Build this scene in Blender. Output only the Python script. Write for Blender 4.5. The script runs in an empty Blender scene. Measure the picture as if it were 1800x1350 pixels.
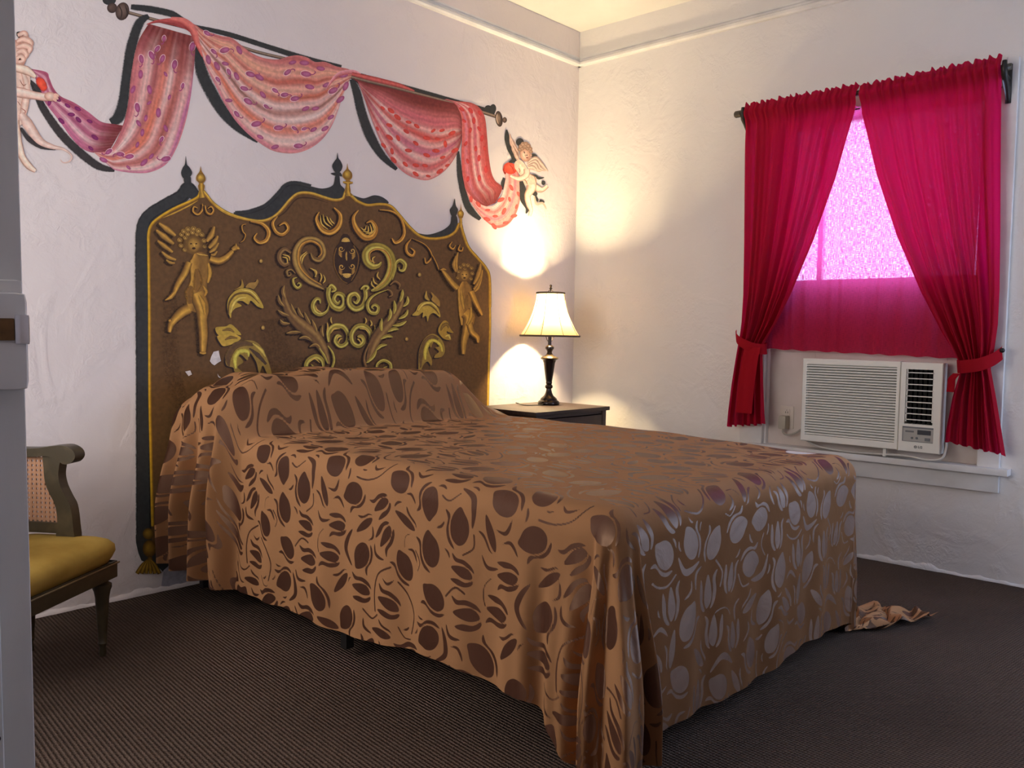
import bpy, bmesh, math, random
import numpy as np
from mathutils import Vector, Matrix
random.seed(7); rng = np.random.default_rng(7)
SC = bpy.context.scene; COL = SC.collection

# ------------------------------------------------------------------ camera
F_PX, YAW, PITCH, ROLL = 1506.49336, 0.829674462, 0.0582243389, 0.0167532382
CAM = np.array([-4.36132395, -3.45836664, 1.1])
_fw = np.array([math.sin(YAW)*math.cos(PITCH), math.cos(YAW)*math.cos(PITCH), -math.sin(PITCH)])
_rt = np.array([math.cos(YAW), -math.sin(YAW), 0.0]); _up = np.cross(_rt, _fw)
RT = math.cos(ROLL)*_rt + math.sin(ROLL)*_up; UP = -math.sin(ROLL)*_rt + math.cos(ROLL)*_up
cd = bpy.data.cameras.new('camera'); cam = bpy.data.objects.new('camera', cd); COL.objects.link(cam)
cd.sensor_width = 36; cd.lens = F_PX/1800*36; cd.clip_start = 0.02
M = Matrix.Identity(4)
for i in range(3):
    M[i][0], M[i][1], M[i][2], M[i][3] = RT[i], UP[i], -_fw[i], CAM[i]
cam.matrix_world = M; SC.camera = cam

# ------------------------------------------------------------------ world, daylight, exposure
SC.view_settings.view_transform = 'Standard'; SC.view_settings.look = 'None'
SC.view_settings.gamma = 1; SC.view_settings.use_curve_mapping = False
SC.view_settings.exposure = 0.36
W = bpy.data.worlds.new('sky'); SC.world = W; W.use_nodes = True
wn = W.node_tree.nodes; wl = W.node_tree.links; wn['Background'].inputs[1].default_value = 6.3
_tc = wn.new('ShaderNodeTexCoord'); _sx = wn.new('ShaderNodeSeparateXYZ'); _mr = wn.new('ShaderNodeMapRange'); _mx = wn.new('ShaderNodeMix'); _mx.data_type = 'RGBA'
wl.new(_tc.outputs['Generated'], _sx.inputs[0]); wl.new(_sx.outputs['X'], _mr.inputs['Value']); _mr.inputs['From Min'].default_value = -0.7; _mr.inputs['From Max'].default_value = -0.1
_mx.inputs[6].default_value = (1.0, 0.93, 0.91, 1); _mx.inputs[7].default_value = (0.66, 0.88, 1.38, 1)      # warm tint added to light from the west, blue sky elsewhere
wl.new(_mr.outputs[0], _mx.inputs[0]); wl.new(_mx.outputs[2], wn['Background'].inputs[0])

def portal(name, loc, rot, sx, sy, energy=None, color=(1, 1, 1)):
    l = bpy.data.lights.new(name, 'AREA'); l.shape = 'RECTANGLE'; l.size = sx; l.size_y = sy
    o = bpy.data.objects.new(name, l); COL.objects.link(o); o.location = loc; o.rotation_euler = rot
    if energy is None: l.cycles.is_portal = True
    else: l.energy = energy; l.color = color
    return o
portal('window_portal', (0.16, -1.87, 1.80), (0, math.pi/2, 0), 0.86, 0.98)
portal('side_window_portal', (-0.45, -4.76, 1.30), (math.pi/2, 0, 0), 0.7, 1.6)
portal('added_side_portal', (0.14, -3.36, 1.50), (0, math.pi/2, 0), 1.2, 0.8)
portal('added_rear_portal', (-5.10, -1.40, 1.575), (0, -math.pi/2, 0), 1.45, 1.8)

# ------------------------------------------------------------------ helpers
def lin(c):
    return tuple(((v/255)/12.92 if v/255 <= 0.04045 else ((v/255+0.055)/1.055)**2.4) for v in c)
def ray(px, py):
    d = _fw*F_PX + RT*(px-900) - UP*(py-675); return d
def at(px, py, ax, val):
    "the point of an axis-aligned plane that photo pixel (px, py) shows"
    d = ray(px, py); t = (val-CAM[ax])/d[ax]; return CAM + t*d
def material(name, color=(0.8, 0.8, 0.8), rough=0.5, metal=0, spec=0.5, **kw):
    m = bpy.data.materials.new(name); m.use_nodes = True; b = m.node_tree.nodes['Principled BSDF']
    b.inputs['Base Color'].default_value = (*color, 1); b.inputs['Roughness'].default_value = rough
    b.inputs['Metallic'].default_value = metal; b.inputs['Specular IOR Level'].default_value = spec
    for k, v in kw.items(): b.inputs[k.replace('_', ' ')].default_value = v
    return m
def nodes(m): return m.node_tree.nodes, m.node_tree.links, m.node_tree.nodes['Principled BSDF']
def noisy(m, color2, scale=8, lo=0.4, hi=0.65, bump=0, bscale=60, detail=6, dist=0.01, stretch=(1, 1, 1)):
    n, l, b = nodes(m); tc = n.new('ShaderNodeTexCoord'); mp = n.new('ShaderNodeMapping'); mp.inputs['Scale'].default_value = stretch
    l.new(tc.outputs['Object'], mp.inputs[0])
    nz = n.new('ShaderNodeTexNoise'); nz.inputs['Scale'].default_value = scale; nz.inputs['Detail'].default_value = detail
    l.new(mp.outputs[0], nz.inputs['Vector'])
    rp = n.new('ShaderNodeValToRGB'); rp.color_ramp.elements[0].position = lo; rp.color_ramp.elements[1].position = hi
    rp.color_ramp.elements[0].color = b.inputs['Base Color'].default_value[:]; rp.color_ramp.elements[1].color = (*color2, 1)
    l.new(nz.outputs['Fac'], rp.inputs[0]); l.new(rp.outputs[0], b.inputs['Base Color'])
    if bump:
        nb = n.new('ShaderNodeTexNoise'); nb.inputs['Scale'].default_value = bscale; nb.inputs['Detail'].default_value = 8
        l.new(mp.outputs[0], nb.inputs['Vector']); bp = n.new('ShaderNodeBump'); bp.inputs['Strength'].default_value = bump
        bp.inputs['Distance'].default_value = dist; l.new(nb.outputs['Fac'], bp.inputs['Height']); l.new(bp.outputs[0], b.inputs['Normal'])
    return m

def tag(o, label=None, cat=None, group=None, kind=None):
    if label: o['label'] = label
    if cat: o['category'] = cat
    if group: o['group'] = group
    if kind: o['kind'] = kind
    return o
def empty(name, loc=(0, 0, 0), rz=0, **kw):
    o = bpy.data.objects.new(name, None); COL.objects.link(o); o.location = loc; o.rotation_euler = (0, 0, rz)
    o.empty_display_size = 0.1; return tag(o, **kw)
def link(name, me, mat, parent=None, smooth=False):
    o = bpy.data.objects.new(name, me); COL.objects.link(o)
    if mat is not None:
        for mm in (mat if isinstance(mat, (list, tuple)) else [mat]): me.materials.append(mm)
    if parent is not None: o.parent = parent
    if smooth:
        for p in me.polygons: p.use_smooth = True
    return o
class MB:
    "collects shapes for ONE mesh"
    def __init__(s): s.bm = bmesh.new()
    def box(s, lo, hi, bevel=0, mat=None, mi=0):
        lo, hi = Vector(lo), Vector(hi); r = bmesh.ops.create_cube(s.bm, size=1); vs = r['verts']
        for v in vs:
            v.co = Vector([lo[i]+(v.co[i]+0.5)*(hi[i]-lo[i]) for i in range(3)])
            if mat is not None: v.co = mat @ v.co
        fs = set(f for v in vs for f in v.link_faces)
        for f in fs: f.material_index = mi
        if bevel:
            es = list(set(e for v in vs for e in v.link_edges))
            bmesh.ops.bevel(s.bm, geom=es, offset=bevel, segments=2, affect='EDGES', profile=0.7)
        return s
    def lathe(s, prof, c=(0, 0, 0), n=32, mat=None, cap=True):
        rings = []
        for r, z in prof:
            ring = []
            for k in range(n):
                a = 2*math.pi*k/n; v = Vector((c[0]+r*math.cos(a), c[1]+r*math.sin(a), c[2]+z))
                if mat is not None: v = mat @ v
                ring.append(s.bm.verts.new(v))
            rings.append(ring)
        for a, b in zip(rings, rings[1:]):
            for k in range(n): s.bm.faces.new((a[k], a[(k+1) % n], b[(k+1) % n], b[k]))
        if cap: s.bm.faces.new(rings[0][::-1]); s.bm.faces.new(rings[-1])
        return s
    def tube(s, pts, r, n=10, flat=1.0):
        pts = [Vector(p) for p in pts]; rs = r if isinstance(r, (list, tuple)) else [r]*len(pts); rings = []
        t0 = (pts[1]-pts[0]).normalized(); ref = Vector((0, 0, 1)) if abs(t0.z) < 0.9 else Vector((1, 0, 0))
        nx = t0.cross(ref).normalized()
        for i, p in enumerate(pts):
            t = (pts[min(i+1, len(pts)-1)]-pts[max(i-1, 0)]).normalized()
            nx = (nx - t*nx.dot(t)).normalized(); ny = t.cross(nx)
            rings.append([s.bm.verts.new(p+rs[i]*(math.cos(2*math.pi*k/n)*nx+flat*math.sin(2*math.pi*k/n)*ny)) for k in range(n)])
        for a, b in zip(rings, rings[1:]):
            for k in range(n): s.bm.faces.new((a[k], a[(k+1) % n], b[(k+1) % n], b[k]))
        s.bm.faces.new(rings[0][::-1]); s.bm.faces.new(rings[-1]); return s
    def prism(s, poly, f0, f1):
        "poly: 2-D outline, f0/f1 map (u,v) to the two faces"
        a = [s.bm.verts.new(f0(*p)) for p in poly]; b = [s.bm.verts.new(f1(*p)) for p in poly]; n = len(poly)
        s.bm.faces.new(a); s.bm.faces.new(b[::-1])
        for k in range(n): s.bm.faces.new((a[k], b[k], b[(k+1) % n], a[(k+1) % n]))
        return s
    def grid(s, P):
        P = np.asarray(P); a, b = P.shape[:2]
        vs = [[s.bm.verts.new(P[i, j]) for j in range(b)] for i in range(a)]
        for i in range(a-1):
            for j in range(b-1): s.bm.faces.new((vs[i][j], vs[i+1][j], vs[i+1][j+1], vs[i][j+1]))
        return s
    def build(s, name, mat, parent=None, smooth=False, auto=None):
        bmesh.ops.recalc_face_normals(s.bm, faces=s.bm.faces)
        me = bpy.data.meshes.new(name); s.bm.to_mesh(me); s.bm.free(); o = link(name, me, mat, parent, smooth or auto is not None)
        if auto is not None: me.set_sharp_from_angle(angle=math.radians(auto))
        return o
def catmull(pts, n=8, closed=False):
    P = np.array(pts, float); N = len(P); out = []
    rngi = range(N) if closed else range(N-1)
    for i in rngi:
        if closed: a, b, c, d = P[(i-1) % N], P[i], P[(i+1) % N], P[(i+2) % N]
        else: a, b, c, d = P[max(i-1, 0)], P[i], P[i+1], P[min(i+2, N-1)]
        for k in range(n):
            t = k/n; out.append(0.5*((2*b)+(-a+c)*t+(2*a-5*b+4*c-d)*t*t+(-a+3*b-3*c+d)*t**3))
    if not closed: out.append(P[-1])
    return np.array(out)
def resample(P, n):
    P = np.asarray(P, float); d = np.r_[0, np.cumsum(np.linalg.norm(np.diff(P, axis=0), axis=1))]
    t = np.linspace(0, d[-1], n); return np.stack([np.interp(t, d, P[:, k]) for k in range(P.shape[1])], 1)
def sstep(a, b, x):
    t = np.clip((np.asarray(x, float)-a)/(b-a), 0, 1); return t*t*(3-2*t)

# ------------------------------------------------------------------ materials of the room
def plaster(name, color):
    m = material(name, color, 0.85, spec=0.25); n, l, b = nodes(m)
    tc = n.new('ShaderNodeTexCoord')
    def noise(sc, det, dist=0.0):
        z = n.new('ShaderNodeTexNoise'); z.inputs['Scale'].default_value = sc; z.inputs['Detail'].default_value = det
        z.inputs['Distortion'].default_value = dist; l.new(tc.outputs['Object'], z.inputs['Vector']); return z
    a = noise(3.2, 5, 1.2); r = n.new('ShaderNodeValToRGB'); r.color_ramp.elements[0].position = 0.50; r.color_ramp.elements[1].position = 0.62
    l.new(a.outputs['Fac'], r.inputs[0])
    f = noise(28, 8, 2.0); f2 = noise(9, 3, 0.6); f3 = noise(120, 4)
    mu = n.new('ShaderNodeMath'); mu.operation = 'MULTIPLY'; l.new(r.outputs[0], mu.inputs[0]); l.new(f.outputs['Fac'], mu.inputs[1])
    m2 = n.new('ShaderNodeMath'); m2.operation = 'MULTIPLY_ADD'; l.new(f2.outputs['Fac'], m2.inputs[0]); m2.inputs[1].default_value = 1.1; l.new(mu.outputs[0], m2.inputs[2])
    m3 = n.new('ShaderNodeMath'); m3.operation = 'MULTIPLY_ADD'; l.new(f3.outputs['Fac'], m3.inputs[0]); m3.inputs[1].default_value = 0.10; l.new(m2.outputs[0], m3.inputs[2])
    bp = n.new('ShaderNodeBump'); bp.inputs['Strength'].default_value = 0.32; bp.inputs['Distance'].default_value = 0.014
    l.new(m3.outputs[0], bp.inputs['Height']); l.new(bp.outputs[0], b.inputs['Normal'])
    c = noise(1.3, 4); rp = n.new('ShaderNodeValToRGB'); rp.color_ramp.elements[0].color = (*[v*0.95 for v in color], 1); rp.color_ramp.elements[1].color = (*color, 1)
    rp.color_ramp.elements[0].position = 0.35; rp.color_ramp.elements[1].position = 0.6
    l.new(c.outputs['Fac'], rp.inputs[0]); l.new(rp.outputs[0], b.inputs['Base Color'])
    return m
WALLC = (0.79, 0.715, 0.675)  # pinkish cast of the room light put into this wall colour
m_wall = plaster('wall_plaster_pink_lit', WALLC); m_wallr = plaster('wall_plaster_plain', (0.77, 0.745, 0.71))
m_ceil = noisy(material('ceiling_paint', (0.78, 0.76, 0.70), 0.9), (0.72, 0.70, 0.64), 2, bump=0.15, bscale=14)
m_trim = noisy(material('white_trim_paint', (0.76, 0.75, 0.72), 0.45), (0.66, 0.65, 0.62), 6, bump=0.2, bscale=30, dist=0.004)
m_panelw = noisy(material('window_panel_paint', (0.66, 0.58, 0.52), 0.6), (0.58, 0.50, 0.43), 4, bump=0.15, bscale=25, dist=0.004)

def carpet():
    m = material('carpet_loops', (0.13, 0.09, 0.075), 0.95, spec=0.1); n, l, b = nodes(m)
    tc = n.new('ShaderNodeTexCoord'); mp = n.new('ShaderNodeMapping'); mp.inputs['Rotation'].default_value = (0, 0, math.radians(6))
    l.new(tc.outputs['Object'], mp.inputs[0])
    wv = n.new('ShaderNodeTexWave'); wv.inputs['Scale'].default_value = 26; wv.inputs['Distortion'].default_value = 1.6; wv.inputs['Detail'].default_value = 2; wv.inputs['Detail Scale'].default_value = 6
    wv.bands_direction = 'X'; l.new(mp.outputs[0], wv.inputs['Vector'])
    w2 = n.new('ShaderNodeTexWave'); w2.inputs['Scale'].default_value = 34; w2.inputs['Distortion'].default_value = 2.2; w2.inputs['Detail Scale'].default_value = 5; w2.bands_direction = 'Y'; l.new(mp.outputs[0], w2.inputs['Vector'])
    ad = n.new('ShaderNodeMath'); ad.operation = 'MULTIPLY_ADD'; l.new(w2.outputs['Fac'], ad.inputs[0]); ad.inputs[1].default_value = 0.6; l.new(wv.outputs['Fac'], ad.inputs[2])
    rp = n.new('ShaderNodeValToRGB'); rp.color_ramp.elements[0].color = (0.058, 0.037, 0.026, 1); rp.color_ramp.elements[1].color = (0.160, 0.112, 0.084, 1)
    rp.color_ramp.elements[1].position = 1.0
    dv = n.new('ShaderNodeMath'); dv.operation = 'DIVIDE'; dv.inputs[1].default_value = 1.6; l.new(ad.outputs[0], dv.inputs[0]); l.new(dv.outputs[0], rp.inputs[0])
    nz = n.new('ShaderNodeTexNoise'); nz.inputs['Scale'].default_value = 1.7; nz.inputs['Detail'].default_value = 5; l.new(tc.outputs['Object'], nz.inputs['Vector'])
    mx = n.new('ShaderNodeMix'); mx.data_type = 'RGBA'; mx.blend_type = 'MULTIPLY'; mx.inputs[0].default_value = 0.5
    r2 = n.new('ShaderNodeValToRGB'); r2.color_ramp.elements[0].color = (0.55, 0.55, 0.55, 1); r2.color_ramp.elements[0].position = 0.35; r2.color_ramp.elements[1].position = 0.65
    l.new(nz.outputs['Fac'], r2.inputs[0]); l.new(rp.outputs[0], mx.inputs[6]); l.new(r2.outputs[0], mx.inputs[7]); l.new(mx.outputs[2], b.inputs['Base Color'])
    bp = n.new('ShaderNodeBump'); bp.inputs['Strength'].default_value = 0.9; bp.inputs['Distance'].default_value = 0.006; l.new(ad.outputs[0], bp.inputs['Height']); l.new(bp.outputs[0], b.inputs['Normal'])
    return m
m_carpet = carpet()

# ------------------------------------------------------------------ room shell
XW, YS, CEIL, T = -4.95, -4.62, 3.016, 0.2
def struct(o): return tag(o, kind='structure')
struct(MB().box((XW-T, YS-T, -0.1), (T, T, 0)).build('floor', m_carpet))
struct(MB().box((XW-T, YS-T, CEIL), (T, T, CEIL+0.1)).build('ceiling', m_ceil))
struct(MB().box((XW, 0, 0), (0, T, CEIL)).build('wall_left', m_wall))
WY0, WY1, WZ0, WZ1 = -2.40, -1.335, 0.50, 2.26     # window opening in the right-hand wall
GY0, GY1, GZ0, GZ1 = -3.76, -2.96, 0.90, 2.10  # unseen window opening, added for cool sheen on the bed's foot
w = MB(); w.box((0, GY1, 0), (T, WY0, CEIL)); w.box((0, YS, 0), (T, GY0, CEIL)); w.box((0, GY0, GZ1), (T, GY1, CEIL)); w.box((0, GY0, 0), (T, GY1, GZ0)); w.box((0, WY1, 0), (T, T, CEIL)); w.box((0, WY0, 0), (T, WY1, WZ0)); w.box((0, WY0, WZ1), (T, WY1, CEIL))
struct(w.build('wall_right', m_wallr))
SX0, SX1, SZ0, SZ1 = -0.80, -0.10, 0.50, 2.10         # side window behind the frame's right edge
w = MB(); w.box((XW, YS-T, 0), (SX0, YS, CEIL)); w.box((SX1, YS-T, 0), (0, YS, CEIL)); w.box((SX0, YS-T, 0), (SX1, YS, SZ0)); w.box((SX0, YS-T, SZ1), (SX1, YS, CEIL))
struct(w.build('wall_front', m_wall))
RY0, RY1, RZ0, RZ1 = -2.3, -0.5, 0.85, 2.30  # unseen rear opening, added to light the bed's side and window wall
w = MB(); w.box((XW-T, YS-T, 0), (XW, RY0, CEIL)); w.box((XW-T, RY1, 0), (XW, T, CEIL)); w.box((XW-T, RY0, 0), (XW, RY1, RZ0)); w.box((XW-T, RY0, RZ1), (XW, RY1, CEIL)); struct(w.build('wall_rear', m_wall))
w = MB()
for a, b in (((RY0, RZ0), (RY0+0.05, RZ1)), ((RY1-0.05, RZ0), (RY1, RZ1)), ((RY0, RZ0), (RY1, RZ0+0.05)), ((RY0, RZ1-0.05), (RY1, RZ1)), ((-1.425, RZ0), (-1.375, RZ1))): w.box((XW-0.1, a[0], a[1]), (XW-0.05, b[0], b[1]))
struct(w.build('added_rear_window', m_trim))  # frame of the added rear opening
w = MB(); fr = 0.05
for a, b in (((SX0, SZ0), (SX0+fr, SZ1)), ((SX1-fr, SZ0), (SX1, SZ1)), ((SX0, SZ0), (SX1, SZ0+fr)), ((SX0, SZ1-fr), (SX1, SZ1)), ((SX0, 1.42), (SX1, 1.47))):
    w.box((a[0], YS-0.1, a[1]), (b[0], YS-0.05, b[1]))
struct(w.build('window_2', m_trim))

w = MB()
for a, b in (((GY0, GZ0), (GY0+0.04, GZ1)), ((GY1-0.04, GZ0), (GY1, GZ1)), ((GY0, GZ0), (GY1, GZ0+0.04)), ((GY0, GZ1-0.04), (GY1, GZ1)), ((GY0, 1.48), (GY1, 1.51))): w.box((0.06, a[0], a[1]), (0.10, b[0], b[1]))
struct(w.build('added_side_window', m_trim))  # frame of the added opening beyond the right edge

# picture rail round the room
RZ = 2.796
prof = [(0, 0), (0.020, 0.0), (0.030, 0.008), (0.030, 0.020), (0.020, 0.026), (0.014, 0.034), (0.014, 0.040), (0.021, 0.044), (0.021, 0.052), (0, 0.056)]
def rail(name, a, b, nrm):
    a, b, nrm = Vector(a), Vector(b), Vector(nrm); d = (b-a).normalized()
    return struct(MB().prism(prof, lambda u, v: a+nrm*u+Vector((0, 0, v))+d*(0.0), lambda u, v: b+nrm*u+Vector((0, 0, v))).build(name, m_trim))
rail('trim_1', (XW, 0, RZ), (0, 0, RZ), (0, -1, 0)); rail('trim_2', (0, 0, RZ), (0, YS, RZ), (-1, 0, 0))

# lumpy plaster toe where the walls meet the carpet
def toe(name, a, b, nrm, mat):
    n = 260; a, b, nrm = np.array(a, float), np.array(b, float), np.array(nrm, float)
    r = np.random.default_rng(3); k = np.linspace(0, 1, n)
    def wob(s): 
        v = sum(np.sin(k*f*6.28+r.uniform(0, 6))*g for f, g in ((7, .5), (19, .35), (43, .25), (91, .15))); return 0.5+0.5*v/1.2
    h = 0.008+0.034*np.clip(wob(0), 0, 1)**1.6; t = 0.003+0.010*np.clip(wob(1), 0, 1)
    base = a[None]+(b-a)[None]*k[:, None]; up = np.array([0, 0, 1.0])
    rows = [base+nrm*0.0005+up*h[:, None], base+nrm*(t*0.55)[:, None]+up*(h*0.8)[:, None], base+nrm*t[:, None]+up*(h*0.4)[:, None], base+nrm*(t*1.1)[:, None]+up*0.001]
    return struct(MB().grid(np.stack(rows, 1)).build(name, mat, smooth=True))
toe('baseboard_left', (XW, 0, 0), (0, 0, 0), (0, -1, 0), m_wall); toe('baseboard_right', (0, 0, 0), (0, YS, 0), (-1, 0, 0), m_wallr)

# ------------------------------------------------------------------ window 1 (frame, glass, casing, sill) in the right-hand wall
m_glass = bpy.data.materials.new('window_glass'); m_glass.use_nodes = True
_n, _l = m_glass.node_tree.nodes, m_glass.node_tree.links; _n.clear()
_o = _n.new('ShaderNodeOutputMaterial'); _t = _n.new('ShaderNodeBsdfTransparent'); _g = _n.new('ShaderNodeBsdfGlossy'); _m = _n.new('ShaderNodeMixShader')
_g.inputs['Roughness'].default_value = 0.03; _m.inputs[0].default_value = 0.07
_l.new(_t.outputs[0], _m.inputs[1]); _l.new(_g.outputs[0], _m.inputs[2]); _l.new(_m.outputs[0], _o.inputs[0])
win = empty('window_1', (0, (WY0+WY1)/2, WZ0), kind='structure'); win.location = (0, 0, 0)
def wpart(name, boxes, mat=m_trim, bev=0.002):
    mb = MB()
    for lo, hi in boxes: mb.box(lo, hi, bev)
    return mb.build(name, mat, win, auto=30)
wpart('casing', [((-0.028, -1.335, 0.53), (0, -1.205, 2.36)), ((-0.028, -2.487, 0.53), (0, -2.40, 2.36)), ((-0.028, -2.40, 2.25), (0, -1.335, 2.36))])
wpart('sill', [((-0.065, -2.53, 0.500), (0.12, -1.17, 0.530))])
wpart('apron', [((-0.022, -2.487, 0.415), (0, -1.205, 0.500))])
GZ = 1.40
AY0, AY1, AZ0, AZ1 = -2.252, -1.578, 0.575, 1.000     # air conditioner
wpart('jamb', [((0, -1.345, 0.53), (0.15, -1.335, WZ1)), ((0, -2.40, 0.53), (0.15, -2.39, WZ1)), ((0, -2.39, WZ1-0.01), (0.15, -1.345, WZ1))], bev=0)
wpart('lower_panel', [((0.030, -1.595, 0.53), (0.055, -1.345, 1.03)), ((0.030, -2.39, 0.53), (0.055, -2.235, 1.03)), ((0.030, -2.235, 0.990), (0.055, -1.595, 1.03)), ((0.030, -2.235, 0.53), (0.055, -1.595, 0.590)), ((0.024, -2.39, 1.03), (0.055, -1.345, GZ-0.03))], m_panelw)
wpart('sash', [((0.05, -2.39, GZ-0.03), (0.09, -1.345, GZ+0.01)), ((0.05, -2.39, GZ+0.01), (0.09, -2.335, WZ1-0.01)), ((0.05, -1.43, GZ+0.01), (0.09, -1.345, WZ1-0.01)), ((0.05, -2.335, WZ1-0.05), (0.09, -1.43, WZ1-0.01)), ((0.05, -1.60, GZ+0.01), (0.085, -1.575, WZ1-0.05))])
wpart('glass', [((0.066, -2.335, GZ+0.01), (0.070, -1.43, WZ1-0.05))], m_glass, 0)

# ------------------------------------------------------------------ air conditioner
m_ac = material('ac_plastic', (0.74, 0.73, 0.66), 0.4); m_acside = material('ac_case', (0.62, 0.58, 0.52), 0.55)
m_dark = material('dark_void', (0.012, 0.012, 0.011), 0.7); m_acpanel = material('ac_control_face', (0.36, 0.35, 0.32), 0.5)
m_disp = material('ac_display', (0.02, 0.025, 0.035), 0.25); m_button = material('ac_button', (0.10, 0.11, 0.12), 0.4)
m_greytxt = material('grey_print', (0.12, 0.12, 0.12), 0.5)
XF = -0.085
ac = empty('air_conditioner', (0, (AY0+AY1)/2, AZ0), label='white window air conditioner with louvred grille, mounted below the red curtains', cat='air conditioner')
def rel(mb, par, name, mat, **kw):
    auto = kw.pop('auto', None); smooth = kw.pop('smooth', False)
    o = mb.build(name, mat, par, auto=auto, smooth=smooth); o.matrix_parent_inverse = Matrix.Translation(-par.location); return tag(o, **kw)
def P_(mb, name, mat, par=ac, **kw): return rel(mb, par, name, mat, **kw)
SPLIT = -2.062
P_(MB().box((XF+0.055, AY0+0.012, AZ0+0.012), (0.30, AY1-0.012, AZ1-0.008), 0.003), 'case', m_acside, auto=30)
def ring(x0, x1, Y0, Y1, Z0, Z1, y0, y1, z0, z1, bev=0.003):
    "a rectangular surround with one rectangular hole"
    mb = MB(); o = [(Y0, Z0), (Y1, Z0), (Y1, Z1), (Y0, Z1)]; i_ = [(y0, z0), (y1, z0), (y1, z1), (y0, z1)]
    ob = [(min(max(a, Y0+bev), Y1-bev), min(max(b, Z0+bev), Z1-bev)) for a, b in o]
    L = [[mb.bm.verts.new((x, a, b)) for a, b in P] for x, P in ((x1, o), (x0+bev, o), (x0, ob), (x0, i_), (x1, i_))]
    for a, b in zip(L, L[1:]):
        for k in range(4): mb.bm.faces.new((a[k], a[(k+1) % 4], b[(k+1) % 4], b[k]))
    return mb
P_(ring(XF, XF+0.06, SPLIT, AY1, AZ0, AZ1, SPLIT+0.016, AY1-0.022, AZ0+0.034, AZ1-0.028), 'front_frame', m_ac)
g = MB()
nl = 27; z0, z1 = AZ0+0.034, AZ1-0.028; pitch = (z1-z0)/nl
for k in range(nl):
    z = z0+(k+0.5)*pitch
    g.prism([(XF+0.001, z-pitch*0.30), (XF+0.001, z+pitch*0.05), (XF+0.012, z+pitch*0.42), (XF+0.014, z+pitch*0.30), (XF+0.008, z-pitch*0.30)], lambda u, v: (u, AY1-0.012, v), lambda u, v: (u, SPLIT+0.010, v))
P_(g, 'louvre_grille', m_ac)
P_(MB().box((XF+0.024, SPLIT+0.005, AZ0+0.01), (XF+0.03, AY1-0.01, AZ1-0.01)), 'filter', material('ac_filter', (0.10, 0.095, 0.085), 0.8))
g = MB()       # right section surround with outlet opening
VZ0, VZ1, VY0, VY1 = 0.705, 0.965, AY0+0.036, SPLIT-0.028
g = ring(XF-0.004, XF+0.06, AY0, SPLIT-0.003, AZ0-0.002, AZ1-0.002, VY0, VY1, VZ0, VZ1)
P_(g, 'control_housing', m_ac)
P_(MB().box((XF+0.05, VY0-0.01, VZ0-0.01), (XF+0.058, VY1+0.01, VZ1+0.01)), 'air_duct', m_dark)
g = MB()
for k in range(9):
    z = VZ1-0.016-k*(VZ1-VZ0-0.02)/8.6; g.box((XF+0.002, VY0-0.002, z-0.0022), (XF+0.010, VY1+0.002, z+0.0022))
for y in (VY0+0.004, VY1-0.004): g.box((XF+0.002, y-0.003, VZ0+0.012), (XF+0.010, y+0.003, VZ1))
P_(g, 'outlet_slats', m_ac)
g = MB()
for k in range(5):
    y = VY0+0.02+k*(VY1-VY0-0.04)/4; g.box((XF+0.025, y-0.001, VZ0), (XF+0.048, y+0.012, VZ1))
P_(g, 'vertical_vanes', material('ac_vane', (0.015, 0.015, 0.014), 0.9, spec=0.1))
CY0, CY1, CZ0, CZ1 = AY0+0.030, SPLIT-0.022, 0.622, 0.692
P_(MB().box((XF-0.0055, CY0, CZ0), (XF-0.003, CY1, CZ1), 0.001), 'control_panel', m_acpanel)
P_(MB().box((XF-0.0062, CY0, CZ1-0.006), (XF-0.003, CY1, CZ1+0.001)).box((XF-0.0062, CY1-0.003, CZ0), (XF-0.003, CY1, CZ1)).box((XF-0.0062, CY0, CZ0), (XF-0.003, CY1, CZ0+0.002)), 'panel_border', m_button)
P_(MB().box((XF-0.007, CY0+0.010, CZ0+0.036), (XF-0.004, CY0+0.070, CZ0+0.058), 0.001), 'display', m_disp)
for yy in (CY1-0.045, CY1-0.066):
    P_(MB().lathe([(0.0055, 0), (0.0055, 0.003), (0.0045, 0.004)], mat=Matrix.Translation((XF-0.004, yy, CZ0+0.018)) @ Matrix.Rotation(-math.pi/2, 4, 'Y'), n=16), 'button', m_button)
P_(MB().box((XF-0.0075, CY0+0.012, CZ0+0.008), (XF-0.004, CY0+0.036, CZ0+0.022), 0.001), 'button', m_button)
P_(MB().box((XF-0.0065, CY1-0.052, CZ0+0.044), (XF-0.004, CY1-0.014, CZ0+0.052)), 'label_strip', m_greytxt)
def text(body, name, size, loc, rot, mat, parent=None, off=0.0):
    c = bpy.data.curves.new(name, 'FONT'); c.body = body; c.size = size; c.extrude = 0.0004; c.align_x = 'CENTER'; c.align_y = 'CENTER'; c.offset = off
    o = bpy.data.objects.new(name, c); COL.objects.link(o); bpy.context.view_layer.update()
    me = bpy.data.meshes.new_from_object(o.evaluated_get(bpy.context.evaluated_depsgraph_get())); bpy.data.objects.remove(o)
    o = link(name, me, mat, parent); me.transform(Matrix.Translation(loc) @ Matrix.Rotation(-math.pi/2, 4, 'Z') @ Matrix.Rotation(math.pi/2, 4, 'X')); return o
o = text('LG', 'maker_lettering', 0.016, (XF-0.0050, -2.167, 0.598), None, m_greytxt, ac, 0.0005); o.matrix_parent_inverse = Matrix.Translation(-ac.location)
g = MB().lathe([(0.0070, 0), (0.0070, 0.0012)], mat=Matrix.Translation((XF-0.0042, -2.146, 0.598)) @ Matrix.Rotation(-math.pi/2, 4, 'Y'), n=24)
P_(g, 'maker_badge', m_greytxt)
g = MB()   # the mark inside the badge
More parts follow.
